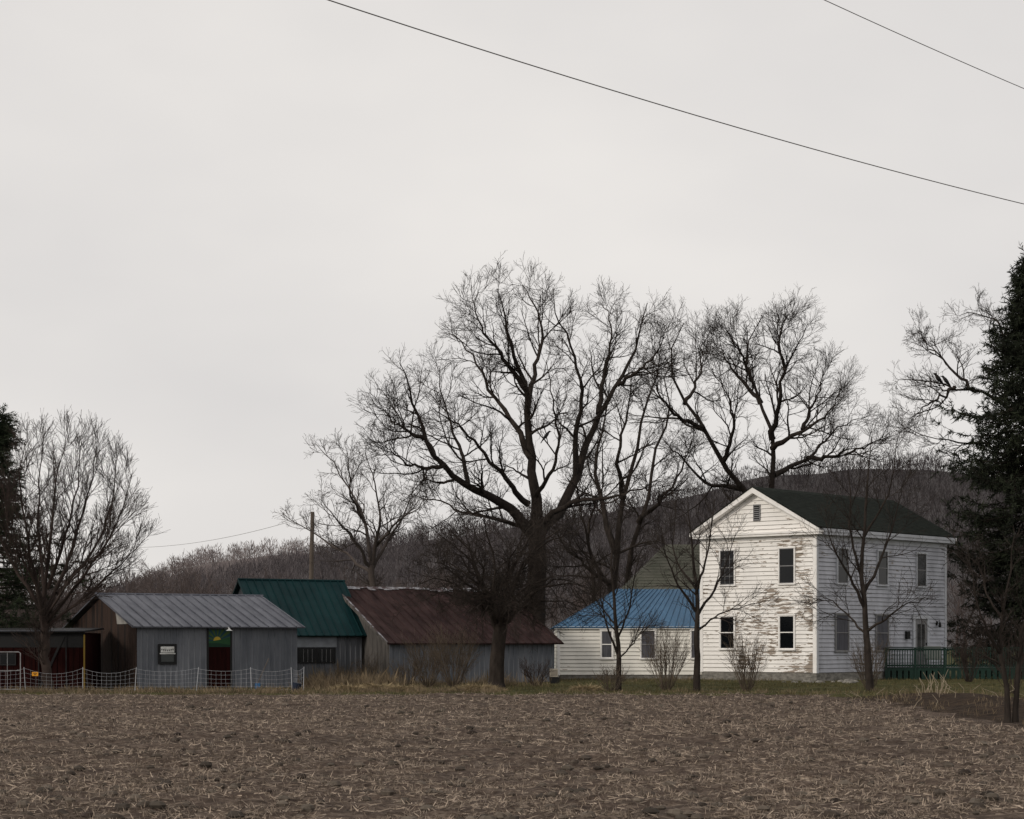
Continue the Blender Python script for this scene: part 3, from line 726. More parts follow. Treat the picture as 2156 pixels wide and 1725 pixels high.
# conifers
def conifer(name, x, D, H, z0, prof, m, whorls, per, sub, droop, nl, nw, nper, subl, ang=(.7, 1.15)):
    root = empty(name, (x, D, 0))
    t = Tree()
    tp = np.array([[(0, 0, H*s) for s in np.linspace(0, 1, 9)]]); t.put(tp, np.linspace(H*.017, .02, 9)[None], 8)
    n = whorls*per; zz = np.repeat(np.linspace(z0, H*.985, whorls), per)+rng.normal(0, .12, n); az = rng.uniform(0, 2*math.pi, n)
    L = np.interp(zz, prof[0], prof[1])*rng.uniform(.55, 1.15, n)
    P = np.empty((n, 8, 3))
    for k in range(8):
        s = k/7; P[:, k] = np.stack([np.cos(az)*L*s, np.sin(az)*L*s, zz+L*(-droop*s+(droop*.75+.1)*s**2.4)], 1)
    P[:, 1:] += rng.normal(size=(n, 7, 3))*.04
    R = np.linspace(.05, .01, 8)[None]*np.ones((n, 1)); t.put(P, R, 4)
    P2, R2 = spawn(P, R, sub, .12, 1, ang, subl, 5, .12, -.03, .6, .006, .015, .4, flat=.75); t.put(P2, R2, 3)
    np_mesh('trunk_and_boughs', np.concatenate(t.V), np.concatenate(t.F), M_bark, root)
    Bn = len(P2); K = nper; ix = np.repeat(np.arange(Bn), K); tt = rng.random(Bn*K)*3.999; i = tt.astype(int); w = (tt-i)[:, None]
    pos = P2[ix, i]*(1-w)+P2[ix, i+1]*w; T = nrm(P2[ix, i+1]-P2[ix, i]); d = nrm(T*.8+rng.normal(size=T.shape)*.6+np.array([0, 0, -.15]))
    slivers('needles', pos, d, rng.uniform(nl*.5, nl, len(pos)), rng.uniform(nw*.6, nw, len(pos)), m, root, bend=.1)
    return root
conifer('spruce_tree', gx(2174, 101), 101, 21.2, .8, ([0, 3, 10, 13.5, 16.5, 19, 21.2], [3.7, 4.4, 4.5, 4.3, 2.6, 1.4, .3]), M_spruce, 54, 8, 13, .55, .36, .050, 21, (.6, 1.35))
conifer('spruce_tree', gx(2330, 108), 108, 19, .8, ([0, 3, 12, 19], [5, 5, 3, .3]), M_spruce, 30, 7, 10, .5, .4, .06, 13, (.6, 1.4))
conifer('pine_tree', gx(-12, 78), 78, 10.6, 1.8, ([1.5, 3, 5.8, 7.0, 8.5, 10.6], [3.2, 3.6, 3.0, 1.0, .9, .5]), M_pine, 20, 6, 12, .05, .26, .030, 34, (.5, 1.0))

# ------------------------------------------------------------------ white farmhouse
W, Lh = 6.33, 11.26
H0 = empty('white_farmhouse', (8.81, 92.64, 0), R_(-42.16))
ZE, ZR = 6.85, 8.78; OV = .35; sl = (ZR-ZE)/(W/2+OV)
def gable(z):
    zz = (z-(ZE-.20))/sl-OV
    return (max(0, zz), min(W, W-zz))
mb = MB(); clap(mb, 'F', 0, .38, 8.5, gable, .19, 0); mb.build('front_siding', [M_white_front, M_edge_shade], H0)
mb = MB(); clap(mb, 'R', W, .38, 6.55, lambda z: (0, Lh), .19, 0); mb.build('side_siding', [M_white_side, M_edge_shade2], H0)
mb = MB()
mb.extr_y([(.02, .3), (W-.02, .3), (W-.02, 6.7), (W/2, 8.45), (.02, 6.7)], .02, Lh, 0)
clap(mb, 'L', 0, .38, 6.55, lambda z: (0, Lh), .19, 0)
mb.build('wall_core', [M_white_side, M_edge_shade2], H0)
mb = MB()
mb.box(-.05, .12, -.055, -.002, .36, 6.5); mb.box(W-.14, W+.052, -.057, -.002, .36, 6.5); mb.box(W+.002, W+.05, -.002, .14, .36, 6.5, 1)
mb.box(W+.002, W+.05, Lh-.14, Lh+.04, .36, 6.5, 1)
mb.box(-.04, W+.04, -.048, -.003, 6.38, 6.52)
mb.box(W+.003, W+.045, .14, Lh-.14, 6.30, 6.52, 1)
mb.box(-OV, W+OV, -.33, .0, 6.523, 6.62); mb.box(-OV-.05, W+OV+.05, -.38, -.002, 6.622, 6.70)
mb.box(W, W+OV, .002, Lh+.3, 6.523, 6.66, 1); mb.box(W, W+OV+.04, .003, Lh+.32, 6.662, 6.80, 1)
mb.box(-OV, 0, .002, Lh+.3, 6.523, 6.78)
for sx_ in (1, -1):
    def mx(x): return W/2+sx_*(x-W/2)
    poly = [(mx(-OV-.04), ZE-.20), (mx(-OV-.04), ZE-.03), (W/2, ZR-.01), (W/2, ZR-.28)]
    mb.extr_y(poly if sx_ > 0 else poly[::-1], -.40, -.34)
    poly = [(mx(-OV+.1), ZE-.16), (mx(-OV+.1), ZE-.07), (W/2, ZR-.12), (W/2, ZR-.22)]
    mb.extr_y(poly if sx_ > 0 else poly[::-1], -.339, .0)
    poly = [(mx(.02), 6.72), (mx(.28), 6.72), (W/2, 8.36), (W/2, 8.52)]
    mb.extr_y(poly if sx_ > 0 else poly[::-1], -.065, -.01)
    poly = [(mx(-OV-.04), ZE-.20), (mx(-OV-.04), ZE-.03), (W/2, ZR-.01), (W/2, ZR-.24)]
    mb.extr_y(poly if sx_ > 0 else poly[::-1], Lh+.34, Lh+.40)
mb.build('cornice_and_trim', [M_trim, M_trim_s], H0)
mb = MB()
for s in (0, 1):
    e = -OV-.06 if s == 0 else W+OV+.06
    el, er = (e, -.42, ZE-.02), (e, Lh+.42, ZE-.02); rl, rr = (W/2, -.42, ZR+.02), (W/2, Lh+.42, ZR+.02)
    roof_slab(mb, el, er, rr, rl, .04, 0)
    for q in range(1, 22):
        f = q/22; a_ = Vector(el).lerp(Vector(rl), f); b_ = Vector(er).lerp(Vector(rr), f); dn = (Vector(el)-Vector(rl)).normalized(); up_ = Vector((0,0,1))
        mb.add([a_+up_*.003, b_+up_*.003, b_+dn*.17+up_*.016, a_+dn*.17+up_*.016], [(0,1,2,3)])
mb.build('roof', [M_shingle], H0)
mb = MB(); mb.box(.03, W+.01, .005, Lh, -.3, .38); mb.build('foundation', [M_stone], H0)
mb = MB()
window(mb, 'F', -.035, 1.53, .78, 4.38, 5.95, grid=True, frame=0, sash=2); window(mb, 'F', -.035, 1.53, .78, 1.43, 2.93)
window(mb, 'F', -.035, 4.81, .78, 4.38, 5.95, sash=2); window(mb, 'F', -.035, 4.81, .78, 1.43, 2.93)
for uc in (2.05, 5.43, 8.9): window(mb, 'R', W+.035, uc, .82, 4.4, 5.95, frame=4, sash=2)
window(mb, 'R', W+.035, 2.0, 1.0, 1.35, 2.98, frame=2, curtain=3); window(mb, 'R', W+.035, 5.4, 1.0, 1.35, 2.98, frame=2, curtain=3)
mb.build('windows', [M_trim, M_glass, M_trim_grey, M_curtain, M_trim_s], H0)
mb = MB(); O = W+.035
wbox(mb, 'R', O, 8.12, 8.3, .62, 2.85, 0, .07, 0); wbox(mb, 'R', O, 9.4, 9.58, .62, 2.85, 0, .07, 0); wbox(mb, 'R', O, 8.05, 9.65, 2.852, 3.02, 0, .09, 0)
wbox(mb, 'R', O, 8.3, 9.4, .62, 2.85, 0, .035, 1); wbox(mb, 'R', O, 8.52, 9.18, 1.3, 2.6, .036, .045, 2); wbox(mb, 'R', O, 8.82, 8.87, 1.3, 2.6, .046, .05, 1)
wbox(mb, 'R', O, 9.28, 9.33, 1.6, 1.72, .036, .09, 3)
mb.build('side_door', [M_trim_s, M_trim_grey, M_glass, M_black], H0)
mb = MB()
wbox(mb, 'F', -.035, 2.98, 3.36, 7.25, 8.0, 0, .04, 0); wbox(mb, 'F', -.035, 3.03, 3.31, 7.31, 7.94, .041, .045, 1)
for q in range(7):
    z = 7.33+q*.09; mb.add([(3.03,-.082,z),(3.31,-.082,z),(3.31,-.11,z-.04),(3.03,-.11,z-.04)], [(0,1,2,3)], 0)
mb.build('gable_vent', [M_trim_grey, M_black], H0)
mb = MB()
wbox(mb, 'R', O, 7.45, 7.75, 1.9, 2.25, 0, .12, 0)
wbox(mb, 'R', O, 10.3, 10.4, 2.55, 2.75, 0, .05, 0)
mb.tube([(W+.08, 10.35, 2.72), (W+.22, 10.35, 2.78), (W+.22, 10.35, 2.70)], .015, 5, 0); mb.tube([(W+.22, 10.35, 2.72), (W+.22, 10.35, 2.50), (W+.22, 10.35, 2.45)], [.03, .08, .03], 6, 0)
mb.build('meter_and_porch_lamp', [M_black], H0)

# blue-roofed wing
H1 = empty('blue_roofed_wing', (2.15, 92.75, 0), 0)
Wl = 7.4
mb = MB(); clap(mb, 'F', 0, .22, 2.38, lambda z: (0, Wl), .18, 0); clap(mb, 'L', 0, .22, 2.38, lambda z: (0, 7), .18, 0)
mb.box(.02, Wl, .02, 7, 0, 2.38); mb.build('siding', [M_cream, M_edge_shade], H1)
mb = MB(); mb.box(.03, Wl, .008, .02, -.2, .22); mb.build('foundation', [M_stone], H1)
mb = MB(); mb.box(-.035, .09, -.050, -.001, .2, 2.36); mb.box(-.18, Wl, -.16, -.12, 2.36, 2.47); mb.box(-.16, Wl, -.12, 0, 2.39, 2.43); mb.build('trim', [M_trim], H1)
mb = MB()
for uc, w in ((2.26, .50), (4.18, .62), (6.45, .5)): window(mb, 'F', -.035, uc, w, 1.0, 2.27, curtain=3, sash=0 if uc < 3 else 2)
mb.build('windows', [M_trim, M_glass, M_trim_grey, M_curtain], H1)
mb = MB()
e0, e1, e2, e3 = (-.22, -.2, 2.44), (Wl+.0, -.2, 2.44), (Wl, 7.2, 2.44), (-.22, 7.2, 2.44); r0, r1 = (2.95, 3.5, 4.3), (Wl, 3.5, 4.3)
roof_slab(mb, e0, e1, r1, r0, .05, .33, .035); roof_slab(mb, e2, e3, r0, r1, .05, .33, .035)
mb.add([e3, e0, r0], [(0,1,2)])
mb.build('roof', [M_blue], H1)

# mossy rear wing
H2 = empty('mossy_roofed_rear_wing', (5.75, 98.6, 0), 0)
mb = MB(); clap(mb, 'F', 0, .3, 4.3, lambda z: (0, 8.2), .19); clap(mb, 'L', 0, .3, 4.3, lambda z: (0, 7), .19); mb.box(.02, 8.2, .02, 7, 0, 4.3); mb.build('siding', [M_white_side, M_edge_shade2], H2)
mb = MB(); e0, e1, e2, e3 = (-.25,-.25,4.32), (8.4,-.25,4.32), (8.4,7.2,4.32), (-.25,7.2,4.32); r0, r1 = (2.1,3.5,6.75), (8.4,3.5,6.75)
roof_slab(mb, e0, e1, r1, r0, .08, 0); roof_slab(mb, e2, e3, r0, r1, .08, 0); mb.add([e3, e0, r0], [(0,1,2)])
for q in range(1, 16):
    f = q/16; a_ = Vector(e0).lerp(Vector(r0), f); b_ = Vector(e1).lerp(Vector(r1), f); dn = Vector((0, -3.75, -2.43)).normalized()
    mb.add([a_+Vector((0,0,.003)), b_+Vector((0,0,.003)), b_+dn*.26+Vector((0,0,.025)), a_+dn*.26+Vector((0,0,.025))], [(0,1,2,3)])
mb.build('roof', [M_moss], H2)

# green deck
H3 = empty('green_deck', (17.35, 92.4, 0), 0)
mb = MB()
mb.add([(0,.0,.55),(11,.0,.55),(11,5,.55),(3.9,4.55,.55),(0,.35,.55),(0,.0,.42),(11,.0,.42),(11,5,.42),(3.9,4.55,.42),(0,.35,.42)],
       [(0,1,2,3,4),(9,8,7,6,5),(0,5,6,1),(1,6,7,2),(0,4,9,5)])
mb.build('deck_floor', [M_greendeck], H3)
mb = MB()
for q in range(9): mb.box(q*1.36-.05, q*1.36+.05, -.06, .04, -.05, 1.46)
mb.box(-.06, 11, -.09, .07, 1.461, 1.50); mb.box(-.05, 11, -.035, .0, 1.36, 1.44); mb.box(-.05, 11, -.035, .0, .62, .70)
for q in range(92): mb.box(q*.12+.02, q*.12+.055, -.08, -.036, .58, 1.44)
for q in range(40): mb.box(q*.275, q*.275+.2, -.03, -.012, .0, .44)
mb.build('railing', [M_greendeck], H3)
mb = MB()
mb.box(2.2, 3.0, 1.2, 1.9, .9, .98); mb.hexa([(2.2,1.85,.95),(3.0,1.85,.95),(3.0,1.95,.95),(2.2,1.95,.95)], [(2.2,2.1,1.55),(3.0,2.1,1.55),(3.0,2.2,1.55),(2.2,2.2,1.55)])
for a_, b_ in ((2.22,1.22),(2.94,1.22),(2.22,1.84),(2.94,1.84)): mb.box(a_, a_+.05, b_, b_+.05, .551, .9)
mb.box(2.15,2.21,1.2,1.95,1.12,1.16); mb.box(2.99,3.05,1.2,1.95,1.12,1.16)
mb.build('patio_chair', [mat('faded_plastic', (.14,.15,.14))], None, loc=(17.35,92.4,0))

# ------------------------------------------------------------------ grey metal shed
S1 = empty('grey_metal_shed', (-13.76, 73.0, 0), R_(30))
w, dp, ze, zr = 6.38, 7.9, 2.32, 3.56
mb = MB(); ribbed(mb, 'F', 0, 0, w, 0.03, lambda u: ze-.03, .23); ribbed(mb, 'R', w, 0, dp, 0.03, lambda v: ze+(zr-ze)*(1-abs(v-dp/2)/(dp/2))-.05, .23)
mb.box(.02, w-.02, .01, dp, 0, ze-.06); mb.build('metal_walls', [M_greywall], S1)
mb = MB()
zg = lambda v: ze+(zr-ze)*(1-abs(v-dp/2)/(dp/2))-.06
q = 0.
while q < dp-.02:
    b = min(q+.19, dp); z0b = .02+rng.uniform(0, .04)
    mb.add([(-.03,q,z0b),(-.03,b-.012,z0b),(-.03,b-.012,zg(b)),(-.03,q,zg(q)),(0.015,q,z0b),(0.015,b-.012,z0b),(0.015,b-.012,zg(b)),(0.015,q,zg(q))], [(0,3,2,1),(0,4,7,3),(1,2,6,5)], 0 if rng.random() < .75 else 1); q += .19
mb.add([(-.035,.9,2.42),(-.035,2.1,2.42),(-.035,2.3,zg(2.3)-.02),(-.035,.9,zg(.9)-.02)], [(0,3,2,1)], 2)
mb.build('gable_boards', [M_brown, M_brown2, mat('bare_insulation_board', (.40,.39,.37), (.2,.19,.175), 2)], S1)
mb = MB()
roof_slab(mb, (-.25,-.25,ze+.0), (w+.25,-.25,ze+.0), (w+.25,dp/2,zr+.03), (-.25,dp/2,zr+.03), .05, .38, .04)
roof_slab(mb, (w+.25,dp+.25,ze+.0), (-.25,dp+.25,ze+.0), (-.25,dp/2,zr+.03), (w+.25,dp/2,zr+.03), .05, .38, .04)
mb.tube([(-.27,dp/2,zr+.04),(w+.27,dp/2,zr+.04)], .05, 6)
mb.build('roof', [M_greyroof], S1)
mb = MB()
mb.box(.80, 1.52, -.065, -.035, .92, 1.68, 0); mb.box(.86, 1.46, -.071, -.066, .98, 1.62, 1)
mb.box(.90, 1.42, -.077, -.072, 1.36, 1.58, 2); mb.box(.92, 1.40, -.078, -.072, 1.02, 1.28, 3); mb.box(.86, 1.46, -.087, -.072, 1.30, 1.34, 2)
for q in range(7):
    x0 = .91+q*.072; zc = 1.50-.035*math.sin(q/6*math.pi); mb.add([(x0,-.0795,zc),(x0+.06,-.0795,zc),(x0+.03,-.0795,zc-.07)], [(0,2,1)], 0)
mb.build('shed_window', [M_black, M_glass, M_whitep, mat('window_interior', (.05,.055,.055))], S1)
mb = MB()
dx0, dx1 = 2.78, 3.64
mb.box(dx0-.07, dx0, -.07, -.025, .02, 2.26, 0); mb.box(dx1, dx1+.07, -.07, -.025, .02, 2.26, 0)
mb.box(dx0, dx1, -.05, -.025, .02, 1.56, 1)
for q in range(5): mb.box(dx0+.02+q*.17, dx0+.165+q*.17, -.058, -.051, .05, 1.54, 1)
mb.box(dx0, dx1, -.05, -.025, 1.56, 2.22, 2)
cx, cz = dx0+.34, 1.80
for q in range(7):
    a0 = math.pi*(q+.12)/7; a1 = math.pi*(q+.62)/7
    rr = lambda a: min((dx1-cx if math.cos(a) > 0 else cx-dx0)/max(abs(math.cos(a)), .01), .42/max(math.sin(a), .01))
    mb.add([(cx+.16*math.cos(a0),-.053,cz+.16*math.sin(a0)),(cx+.16*math.cos(a1),-.053,cz+.16*math.sin(a1)),(cx+rr(a1)*math.cos(a1),-.053,cz+rr(a1)*math.sin(a1)),(cx+rr(a0)*math.cos(a0),-.053,cz+rr(a0)*math.sin(a0))], [(0,3,2,1)], 3)
mb.add([(cx,-.055,cz)]+[(cx+.15*math.cos(math.pi*q/12),-.055,cz+.15*math.sin(math.pi*q/12)) for q in range(13)], [(0,q+1,q+2)[::-1] for q in range(12)], 4)
mb.add([(dx0,-.057,1.57),(dx1,-.057,1.57),(dx1,-.057,1.92),(cx+.2,-.057,1.85),(cx-.1,-.057,1.80),(dx0,-.057,1.78)], [(0,1,2,3,4,5)], 5)
mb.add([(dx0,-.059,1.57),(dx1,-.059,1.57),(dx1,-.059,1.64),(dx0+.3,-.059,1.72),(dx0,-.059,1.70)], [(0,1,2,3,4)], 6)
mb.build('sunrise_door', [M_black, M_red, mat('mural_blue', (.010,.045,.060)), mat('mural_ray_green', (.040,.075,.02)), mat('mural_sun', (.38,.27,.03)), mat('mural_hill_green', (.015,.06,.022)), mat('mural_dark_green', (.006,.032,.016))], S1)
mb = MB(); mb.tube([(3.45,-.05,2.24),(3.45,-.3,2.30),(3.45,-.42,2.26)], .012, 6); mb.tube([(3.45,-.42,2.28),(3.45,-.42,2.22),(3.45,-.42,2.17)], [.02,.05,.13], 12); mb.build('gooseneck_lamp', [M_whitep], S1)

# red shed
S2 = empty('red_shed', (-24.5, 72.3, 0), 0)
mb = MB(); q = 0.
while q < 8.9:
    mb.box(q, q+.19, -.0-.02*(int(q*5) % 2), .02, .02, 2.1, 0); q += .2
mb.box(.02, 8.95, .021, 3, 0, 2.08, 0)
mb.build('walls', [M_red], S2)
mb = MB(); mb.hexa([(-.2,-.25,2.10),(9.05,-.25,2.10),(9.05,3.1,2.22),(-.2,3.1,2.22)], [(-.2,-.25,2.16),(9.05,-.25,2.16),(9.05,3.1,2.28),(-.2,3.1,2.28)], 0); mb.box(-.2, 9.05, -.27, -.251, 2.14, 2.165, 1)
mb.box(1.5,9.0,-.03,-.021,1.55,2.09,0)
mb.build('roof', [M_black, M_greyroof], S2)
mb = MB(); mb.box(8.96, 9.01, -.1, -.05, 0, 2.02); mb.build('yellow_post', [M_yellow], S2)
mb = MB()
mb.box(5.9,6.5,-.05,-.03,.9,1.35,0); mb.box(5.95,6.45,-.055,-.051,.95,1.3,1); mb.box(7.3,7.34,-.06,-.03,0.05,2.05,0); mb.box(8.3,8.34,-.06,-.03,.05,2.05,0)
mb.hexa([(7.34,-.05,.1),(7.42,-.05,.1),(7.42,-.03,.1),(7.34,-.03,.1)], [(8.2,-.05,2.0),(8.3,-.05,2.0),(8.3,-.03,2.0),(8.2,-.03,2.0)], 0)
mb.build('door_and_window', [M_black, M_glass], S2)

# green-roofed shed
t_ = 4.55; S3 = empty('green_roofed_shed', (-10.35, 82.73, 0), R_(30))
mb = MB(); ribbed(mb, 'F', 0, 0, t_, 0, lambda u: 2.1, .24); mb.box(.01, t_, .01, 4.5, 0, 2.1)
mb.extr_x([(0,2.1),(4.5,2.1),(2.25,4.3)], .02, t_-.02); mb.build('walls', [M_dullwall], S3)
mb = MB(); mb.box(1.55, 3.3, -.055, -.035, .85, 1.5, 0); mb.box(1.6,2.4,-.061,-.056,.9,1.45,1); mb.box(2.45,3.25,-.061,-.056,.9,1.45,1); mb.box(1.5,3.35,-.05,-.032,1.53,2.0,2)
for q in range(1, 4): mb.box(1.6+q*.2,1.615+q*.2,-.067,-.062,.9,1.45,3); mb.box(2.45+q*.2,2.465+q*.2,-.067,-.062,.9,1.45,3)
mb.build('windows', [M_black, M_glass, mat('pale_panel', (.22,.24,.26), (.14,.15,.17), 2), M_trim_grey], S3)
mb = MB(); roof_slab(mb, (-.2,-.25,2.02), (t_+.25,-.25,2.02), (t_+.25,2.25,4.4), (-.2,2.25,4.4), .06, .34, .045); roof_slab(mb, (t_+.25,4.75,2.02), (-.2,4.75,2.02), (-.2,2.25,4.4), (t_+.25,2.25,4.4), .06, .34, .045); mb.tube([(-.2,2.25,4.42),(t_+.25,2.25,4.42)], .05, 6)
mb.build('roof', [M_green], S3)

# rust-roofed barn
S4 = empty('rust_roofed_barn', (-5.07, 83.0, 0), R_(30)); w, dp, ze, zr = 8.0, 9.68, 1.78, 4.12
zg = lambda v: ze+(zr-ze)*(1-abs(v-dp/2)/(dp/2))-.05
mb = MB(); ribbed(mb, 'F', 0, 0, w, .05, lambda u: ze, .24); mb.box(.01, w, .01, dp, 0, ze); mb.extr_x([(0.01,ze),(dp-.01,ze),(dp/2,zr-.06)], .02, w-.02)
mb.box(-.05,.06,-.05,.0,0,ze,0)
mb.build('metal_walls', [M_greywall], S4)
mb = MB(); q = 0.
while q < dp-.02:
    b = min(q+.2, dp); mb.add([(-.03,q,.02),(-.03,b-.015,.02),(-.03,b-.015,zg(b)),(-.03,q,zg(q)),(.015,q,.02),(.015,b-.015,.02),(.015,b-.015,zg(b)),(.015,q,zg(q))], [(0,3,2,1),(0,4,7,3),(1,2,6,5)]); q += .2
mb.build('gable_boards', [M_greywood], S4)
mb = MB(); roof_slab(mb, (-.3,-.3,ze-.08), (w+.3,-.3,ze-.08), (w+.3,dp/2,zr+.03), (-.3,dp/2,zr+.03), .06, .38, .04); roof_slab(mb, (w+.3,dp+.3,ze-.08), (-.3,dp+.3,ze-.08), (-.3,dp/2,zr+.03), (w+.3,dp/2,zr+.03), .06, .38, .04)
mb.build('roof', [M_rust], S4)
mb = MB()
sv = Vector((0, -(dp/2+.3), -(zr+.11-ze))).normalized()
x = -.32
while x < w+.3:
    Lp = rng.uniform(.15, .5); a0 = Vector((x, dp/2, zr+.045))+Vector((0,0,.03)); a1 = a0+Vector((.38,0,0)); mb.add([a0, a1, a1+sv*Lp, a0+sv*Lp], [(0,3,2,1)]); x += .38
mb.add([(-.34,dp/2,zr+.085),(-.34,-.32,ze-.035),(-.26,-.32,ze-.035),(-.26,dp/2,zr+.085)], [(0,1,2,3)])
mb.build('ridge_flashing', [M_ridge], S4)
mb = MB(); mb.extr_x([(-.32,ze-.16),(-.32,ze-.03),(dp/2,zr+.05),(dp/2,zr-.12)], -.335, -.302); mb.build('rake_board', [M_greywood], S4)

# ------------------------------------------------------------------ utilities, fence, small things
def cable(name, p0, p1, sag, r, ext0, ext1, n=60):
    p0, p1 = Vector(p0), Vector(p1); mb = MB(); pts = []
    for i in range(n+1):
        s = -ext0+(1+ext0+ext1)*i/n; p = p0.lerp(p1, s); p.z -= sag*(1-(2*s-1)**2); pts.append(p)
    mb.tube(pts, r, 6); return mb.build(name, [M_wire], smooth=True)
cable('overhead_power_line', sight(690, 0, 35), sight(2156, 430, 50), .16, .011, .9, 1.6)
cable('overhead_power_line', sight(1735, 0, 40), sight(2156, 187, 46), .02, .0085, 3, 5)
mb = MB(); px, pd = gx(653, 125), 125
mb.tube([(px, pd, -.3), (px+.05, pd, 5), (px+.15, pd, EYE+274*pd/4192)], [.17, .15, .12], 10); mb.build('utility_pole', [M_pole], smooth=True)
top = Vector((px+.15, pd, EYE+268*pd/4192))
cable('pole_wire', top, sight(350, 1150, 150), .3, .013, 0, 1.5)
cable('pole_wire', top-Vector((0,0,1.4)), sight(300, 1205, 160), .4, .010, 0, 1.5)

M_net = mat('white_netting', (.45,.46,.49), rough=.5)
NF = empty('electric_netting_fence', (0, 0, 0))
path = [(-23.5, 70.2), (-21.4,70.3), (-19.3,70.3), (-17.2, 70.4), (-15.2, 70.5), (-13.3, 70.2), (-11.2, 70.6), (-9.2, 70.3), (-7.75, 70.2), (-7.5, 71.6)]
mb = MB()
for (a_, b_) in path:
    ln = rng.normal(0, .06); mb.tube([(a_, b_, -.05), (a_+ln, b_, .86)], .011, 5)
mb.build('posts', [M_net], NF)
mb = MB()
for i in range(len(path)-1):
    A_, B_ = Vector((*path[i], 0)), Vector((*path[i+1], 0)); L_ = (B_-A_).length; sg = rng.uniform(.06, .2)
    def zt(s, f): return f*(.78-sg*4*s*(1-s))+.03
    for f in (.05, .2, .38, .58, .8, 1.0):
        mb.tube([A_.lerp(B_, s)+Vector((0, -.02, zt(s, f))) for s in (0, .17, .33, .5, .67, .83, 1)], .0026 if f < 1 else .004, 3)
    k_ = int(L_/.17)
    for j in range(1, k_):
        s = j/k_; p = A_.lerp(B_, s); q_ = rng.normal(0, .015); mb.tube([p+Vector((0,-.02,zt(s,.05))), p+Vector((q_,-.02,zt(s,1.)))], .0022, 3)
mb.build('netting', [M_net], NF)
mb = MB(); gx0, gd = gx(-12, 69.5), 69.5; gx1 = gx(43, 69.5)
mb.tube([(gx0,gd,.05),(gx0,gd,1.36),(gx0+.06,gd,1.40),(gx1-.06,gd,1.40),(gx1,gd,1.36),(gx1,gd,.05)], .016, 8)
for z in (.1, .75): mb.tube([(gx0,gd,z),(gx1,gd,z)], .012, 6)
mb.tube([((gx0+gx1)/2,gd,.1),((gx0+gx1)/2,gd,1.38)], .010, 6)
mb.build('tubular_gate', [mat('galvanised_gate', (.30,.30,.31), (.18,.18,.18), 4)], smooth=True)
mb = MB(); sx0 = gx(67, 70.2); mb.box(sx0, sx0+.22, 70.22, 70.235, .55, .69, 0); mb.box(sx0+.04, sx0+.18, 70.215, 70.219, .635, .655, 1); mb.box(sx0+.07, sx0+.15, 70.215, 70.219, .59, .61, 1); mb.tube([(sx0+.11,70.25,0),(sx0+.11,70.25,.7)], .012, 5, 1)
mb.build('electric_fence_warning_sign', [mat('sign_yellow', (.65,.28,.02)), M_black])
mb = MB(); bx, bd = gx(624, 70.2), 70.2
mb.tube([(bx-.05,bd,0),(bx-.0,bd,.16),(bx+.03,bd,.30)], [.12,.15,.17], 12); mb.tube([(bx-.13,bd,.3),(bx-.08,bd,.5),(bx+.08,bd,.5),(bx+.19,bd,.31)], .008, 5)
mb.build('feed_bucket', [mat('dark_blue_plastic', (.012,.018,.035))], smooth=False)
mb = MB(); hx = gx(545, 72); mb.tube([(hx,71.6,.25),(hx+.30,72.5,1.15)], .016, 6, 0); mb.hexa([(hx-.1,71.55,0),(hx+.1,71.55,0),(hx+.1,71.58,0),(hx-.1,71.58,0)],[(hx-.08,71.6,.27),(hx+.1,71.6,.27),(hx+.1,71.63,.27),(hx-.08,71.63,.27)],1)
mb.build('leaning_shovel', [M_pole, mat('shovel_blue', (.02,.08,.18))])
mb = MB(); ax, ad = gx(1166, 84), 84
mb.box(ax-.17, ax+.17, ad-.2, ad+.2, .28, .62, 0)
for q in range(5): mb.box(ax-.14, ax+.14, ad-.212, ad-.201, .33+q*.055, .355+q*.055, 1)
mb.hexa([(ax-.17,ad-.22,0),(ax+.22,ad-.22,0),(ax+.22,ad+.22,0),(ax-.17,ad+.22,0)],[(ax-.2,ad-.25,.27),(ax+.25,ad-.25,.27),(ax+.25,ad+.25,.27),(ax-.2,ad+.25,.27)],2)
mb.build('air_conditioner_on_tub', [mat('beige_metal', (.32,.29,.24)), mat('grille', (.18,.16,.14)), M_black])
mb = MB()
for q in range(16):
    a = rng.uniform(1720, 1800) if q < 11 else rng.uniform(1640, 1715); D = rng.uniform(84.5, 86.5); c = Vector((gx(a, D), D, .02)); s = rng.uniform(.08, .22)
    vs = []
    for i in range(5):
        th = math.pi*i/4
        for j in range(7):
            ph = 2*math.pi*j/7; r = s*(1+rng.uniform(-.18, .18)); vs.append(c+Vector((r*math.sin(th)*math.cos(ph)*1.3, r*math.sin(th)*math.sin(ph), r*math.cos(th)*.6)))
    mb.add(vs, [(i*7+j, i*7+(j+1) % 7, (i+1)*7+(j+1) % 7, (i+1)*7+j) for i in range(4) for j in range(7)])
mb.build('fieldstones', [M_stone])

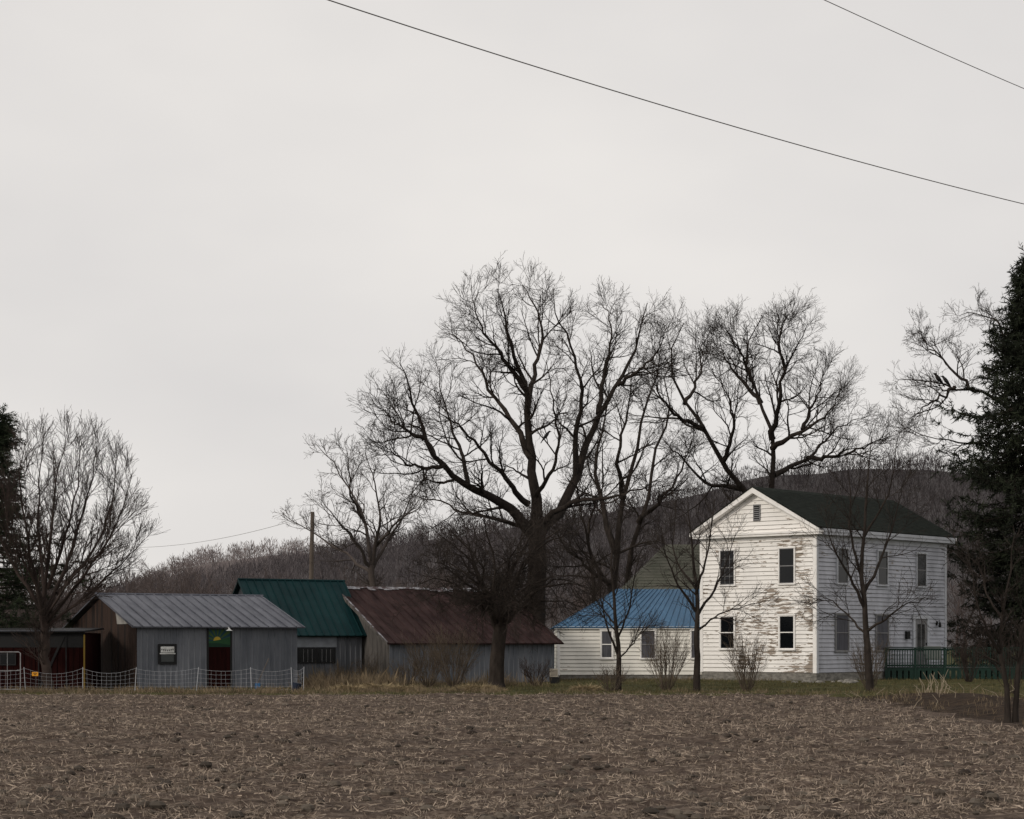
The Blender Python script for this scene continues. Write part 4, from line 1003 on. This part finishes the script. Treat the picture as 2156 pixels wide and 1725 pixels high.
M_crow = mat('crow_feathers', (.006,.006,.007), rough=.5)
def crow(pos, ang, s=1.0):
    mb = MB(); sgn = 1 if math.cos(ang) > 0 else -1
    prof = [(.26,.30,.004),(.22,.305,.014),(.185,.31,.038),(.15,.31,.05),(.11,.27,.05),(.06,.20,.075),(0,.12,.085),(-.07,.03,.07),(-.13,-.05,.04),(-.18,-.12,.026),(-.26,-.24,.022)]
    mb.tube([(p[0]*sgn*s, rng.uniform(-.002,.002), (p[1]+.05)*s) for p in prof], [p[2]*s for p in prof], 10)
    for y_ in (-.04, .04): mb.tube([(0, y_*s, .09*s), (.01*sgn*s, y_*s, 0), (.04*sgn*s, y_*s, -.02*s)], .008*s, 5)
    for y_ in (-.075, .075): mb.tube([(.06*sgn*s, y_*s*.9, .27*s), (-.02*sgn*s, y_*s, .16*s), (-.12*sgn*s, y_*s*.7, .03*s), (-.22*sgn*s, y_*s*.3, -.1*s)], [.02*s,.045*s,.035*s,.008*s], 6)
    return mb.build('crow', [M_crow], smooth=True, loc=pos)
crow(sight(1976, 806, 103), math.pi, 1.25); crow(sight(1992, 810, 103), math.pi, 1.15)
crow(sight(1150, 925, 94), 0, 1.0)

# ------------------------------------------------------------------ sky and light
SUN = Vector((-.70, -.60, .40)).normalized()
w = bpy.data.worlds.new('World'); scene.world = w; w.use_nodes = True
nt = w.node_tree; bg = nt.nodes['Background']
sky = nt.nodes.new('ShaderNodeTexSky'); sky.sky_type = 'NISHITA'; sky.sun_disc = False
sky.sun_elevation = math.asin(SUN.z); sky.sun_rotation = math.atan2(SUN.x, SUN.y) % (2*math.pi)
hs = nt.nodes.new('ShaderNodeHueSaturation'); hs.inputs['Saturation'].default_value = .3; hs.inputs['Value'].default_value = .08
nt.links.new(sky.outputs[0], hs.inputs['Color'])
tc = nt.nodes.new('ShaderNodeTexCoord')
mp = nt.nodes.new('ShaderNodeMapping'); mp.inputs['Scale'].default_value = (1, 1, 2.2); nt.links.new(tc.outputs['Generated'], mp.inputs['Vector'])
nz = nt.nodes.new('ShaderNodeTexNoise'); nz.inputs['Scale'].default_value = 3.2; nz.inputs['Detail'].default_value = 4; nt.links.new(mp.outputs[0], nz.inputs['Vector'])
cr = nt.nodes.new('ShaderNodeValToRGB'); nt.links.new(nz.outputs['Fac'], cr.inputs['Fac'])
cr.color_ramp.elements[0].position = .3; cr.color_ramp.elements[0].color = (.735, .712, .700, 1)
cr.color_ramp.elements[1].position = .7; cr.color_ramp.elements[1].color = (.865, .832, .800, 1)
mx = nt.nodes.new('ShaderNodeMix'); mx.data_type = 'RGBA'; mx.inputs[0].default_value = .92
nt.links.new(hs.outputs[0], mx.inputs[6]); nt.links.new(cr.outputs[0], mx.inputs[7])
nt.links.new(mx.outputs[2], bg.inputs['Color']); bg.inputs['Strength'].default_value = 1.0
sd = bpy.data.lights.new('sun', 'SUN'); sd.energy = 1.5; sd.angle = R_(12); sd.color = (1, .92, .81)
so = bpy.data.objects.new('sun', sd); scene.collection.objects.link(so); so.rotation_euler = SUN.to_track_quat('Z', 'Y').to_euler(); so.location = (-30, -20, 40)

# ------------------------------------------------------------------ camera
cd = bpy.data.cameras.new('camera'); cam = bpy.data.objects.new('camera', cd); scene.collection.objects.link(cam)
cam.location = (0, 0, EYE); cam.rotation_euler = (R_(90), 0, 0)
cd.sensor_width = 36; cd.lens = 70; cd.shift_y = .227; cd.clip_end = 9000; cd.clip_start = .1
scene.camera = cam
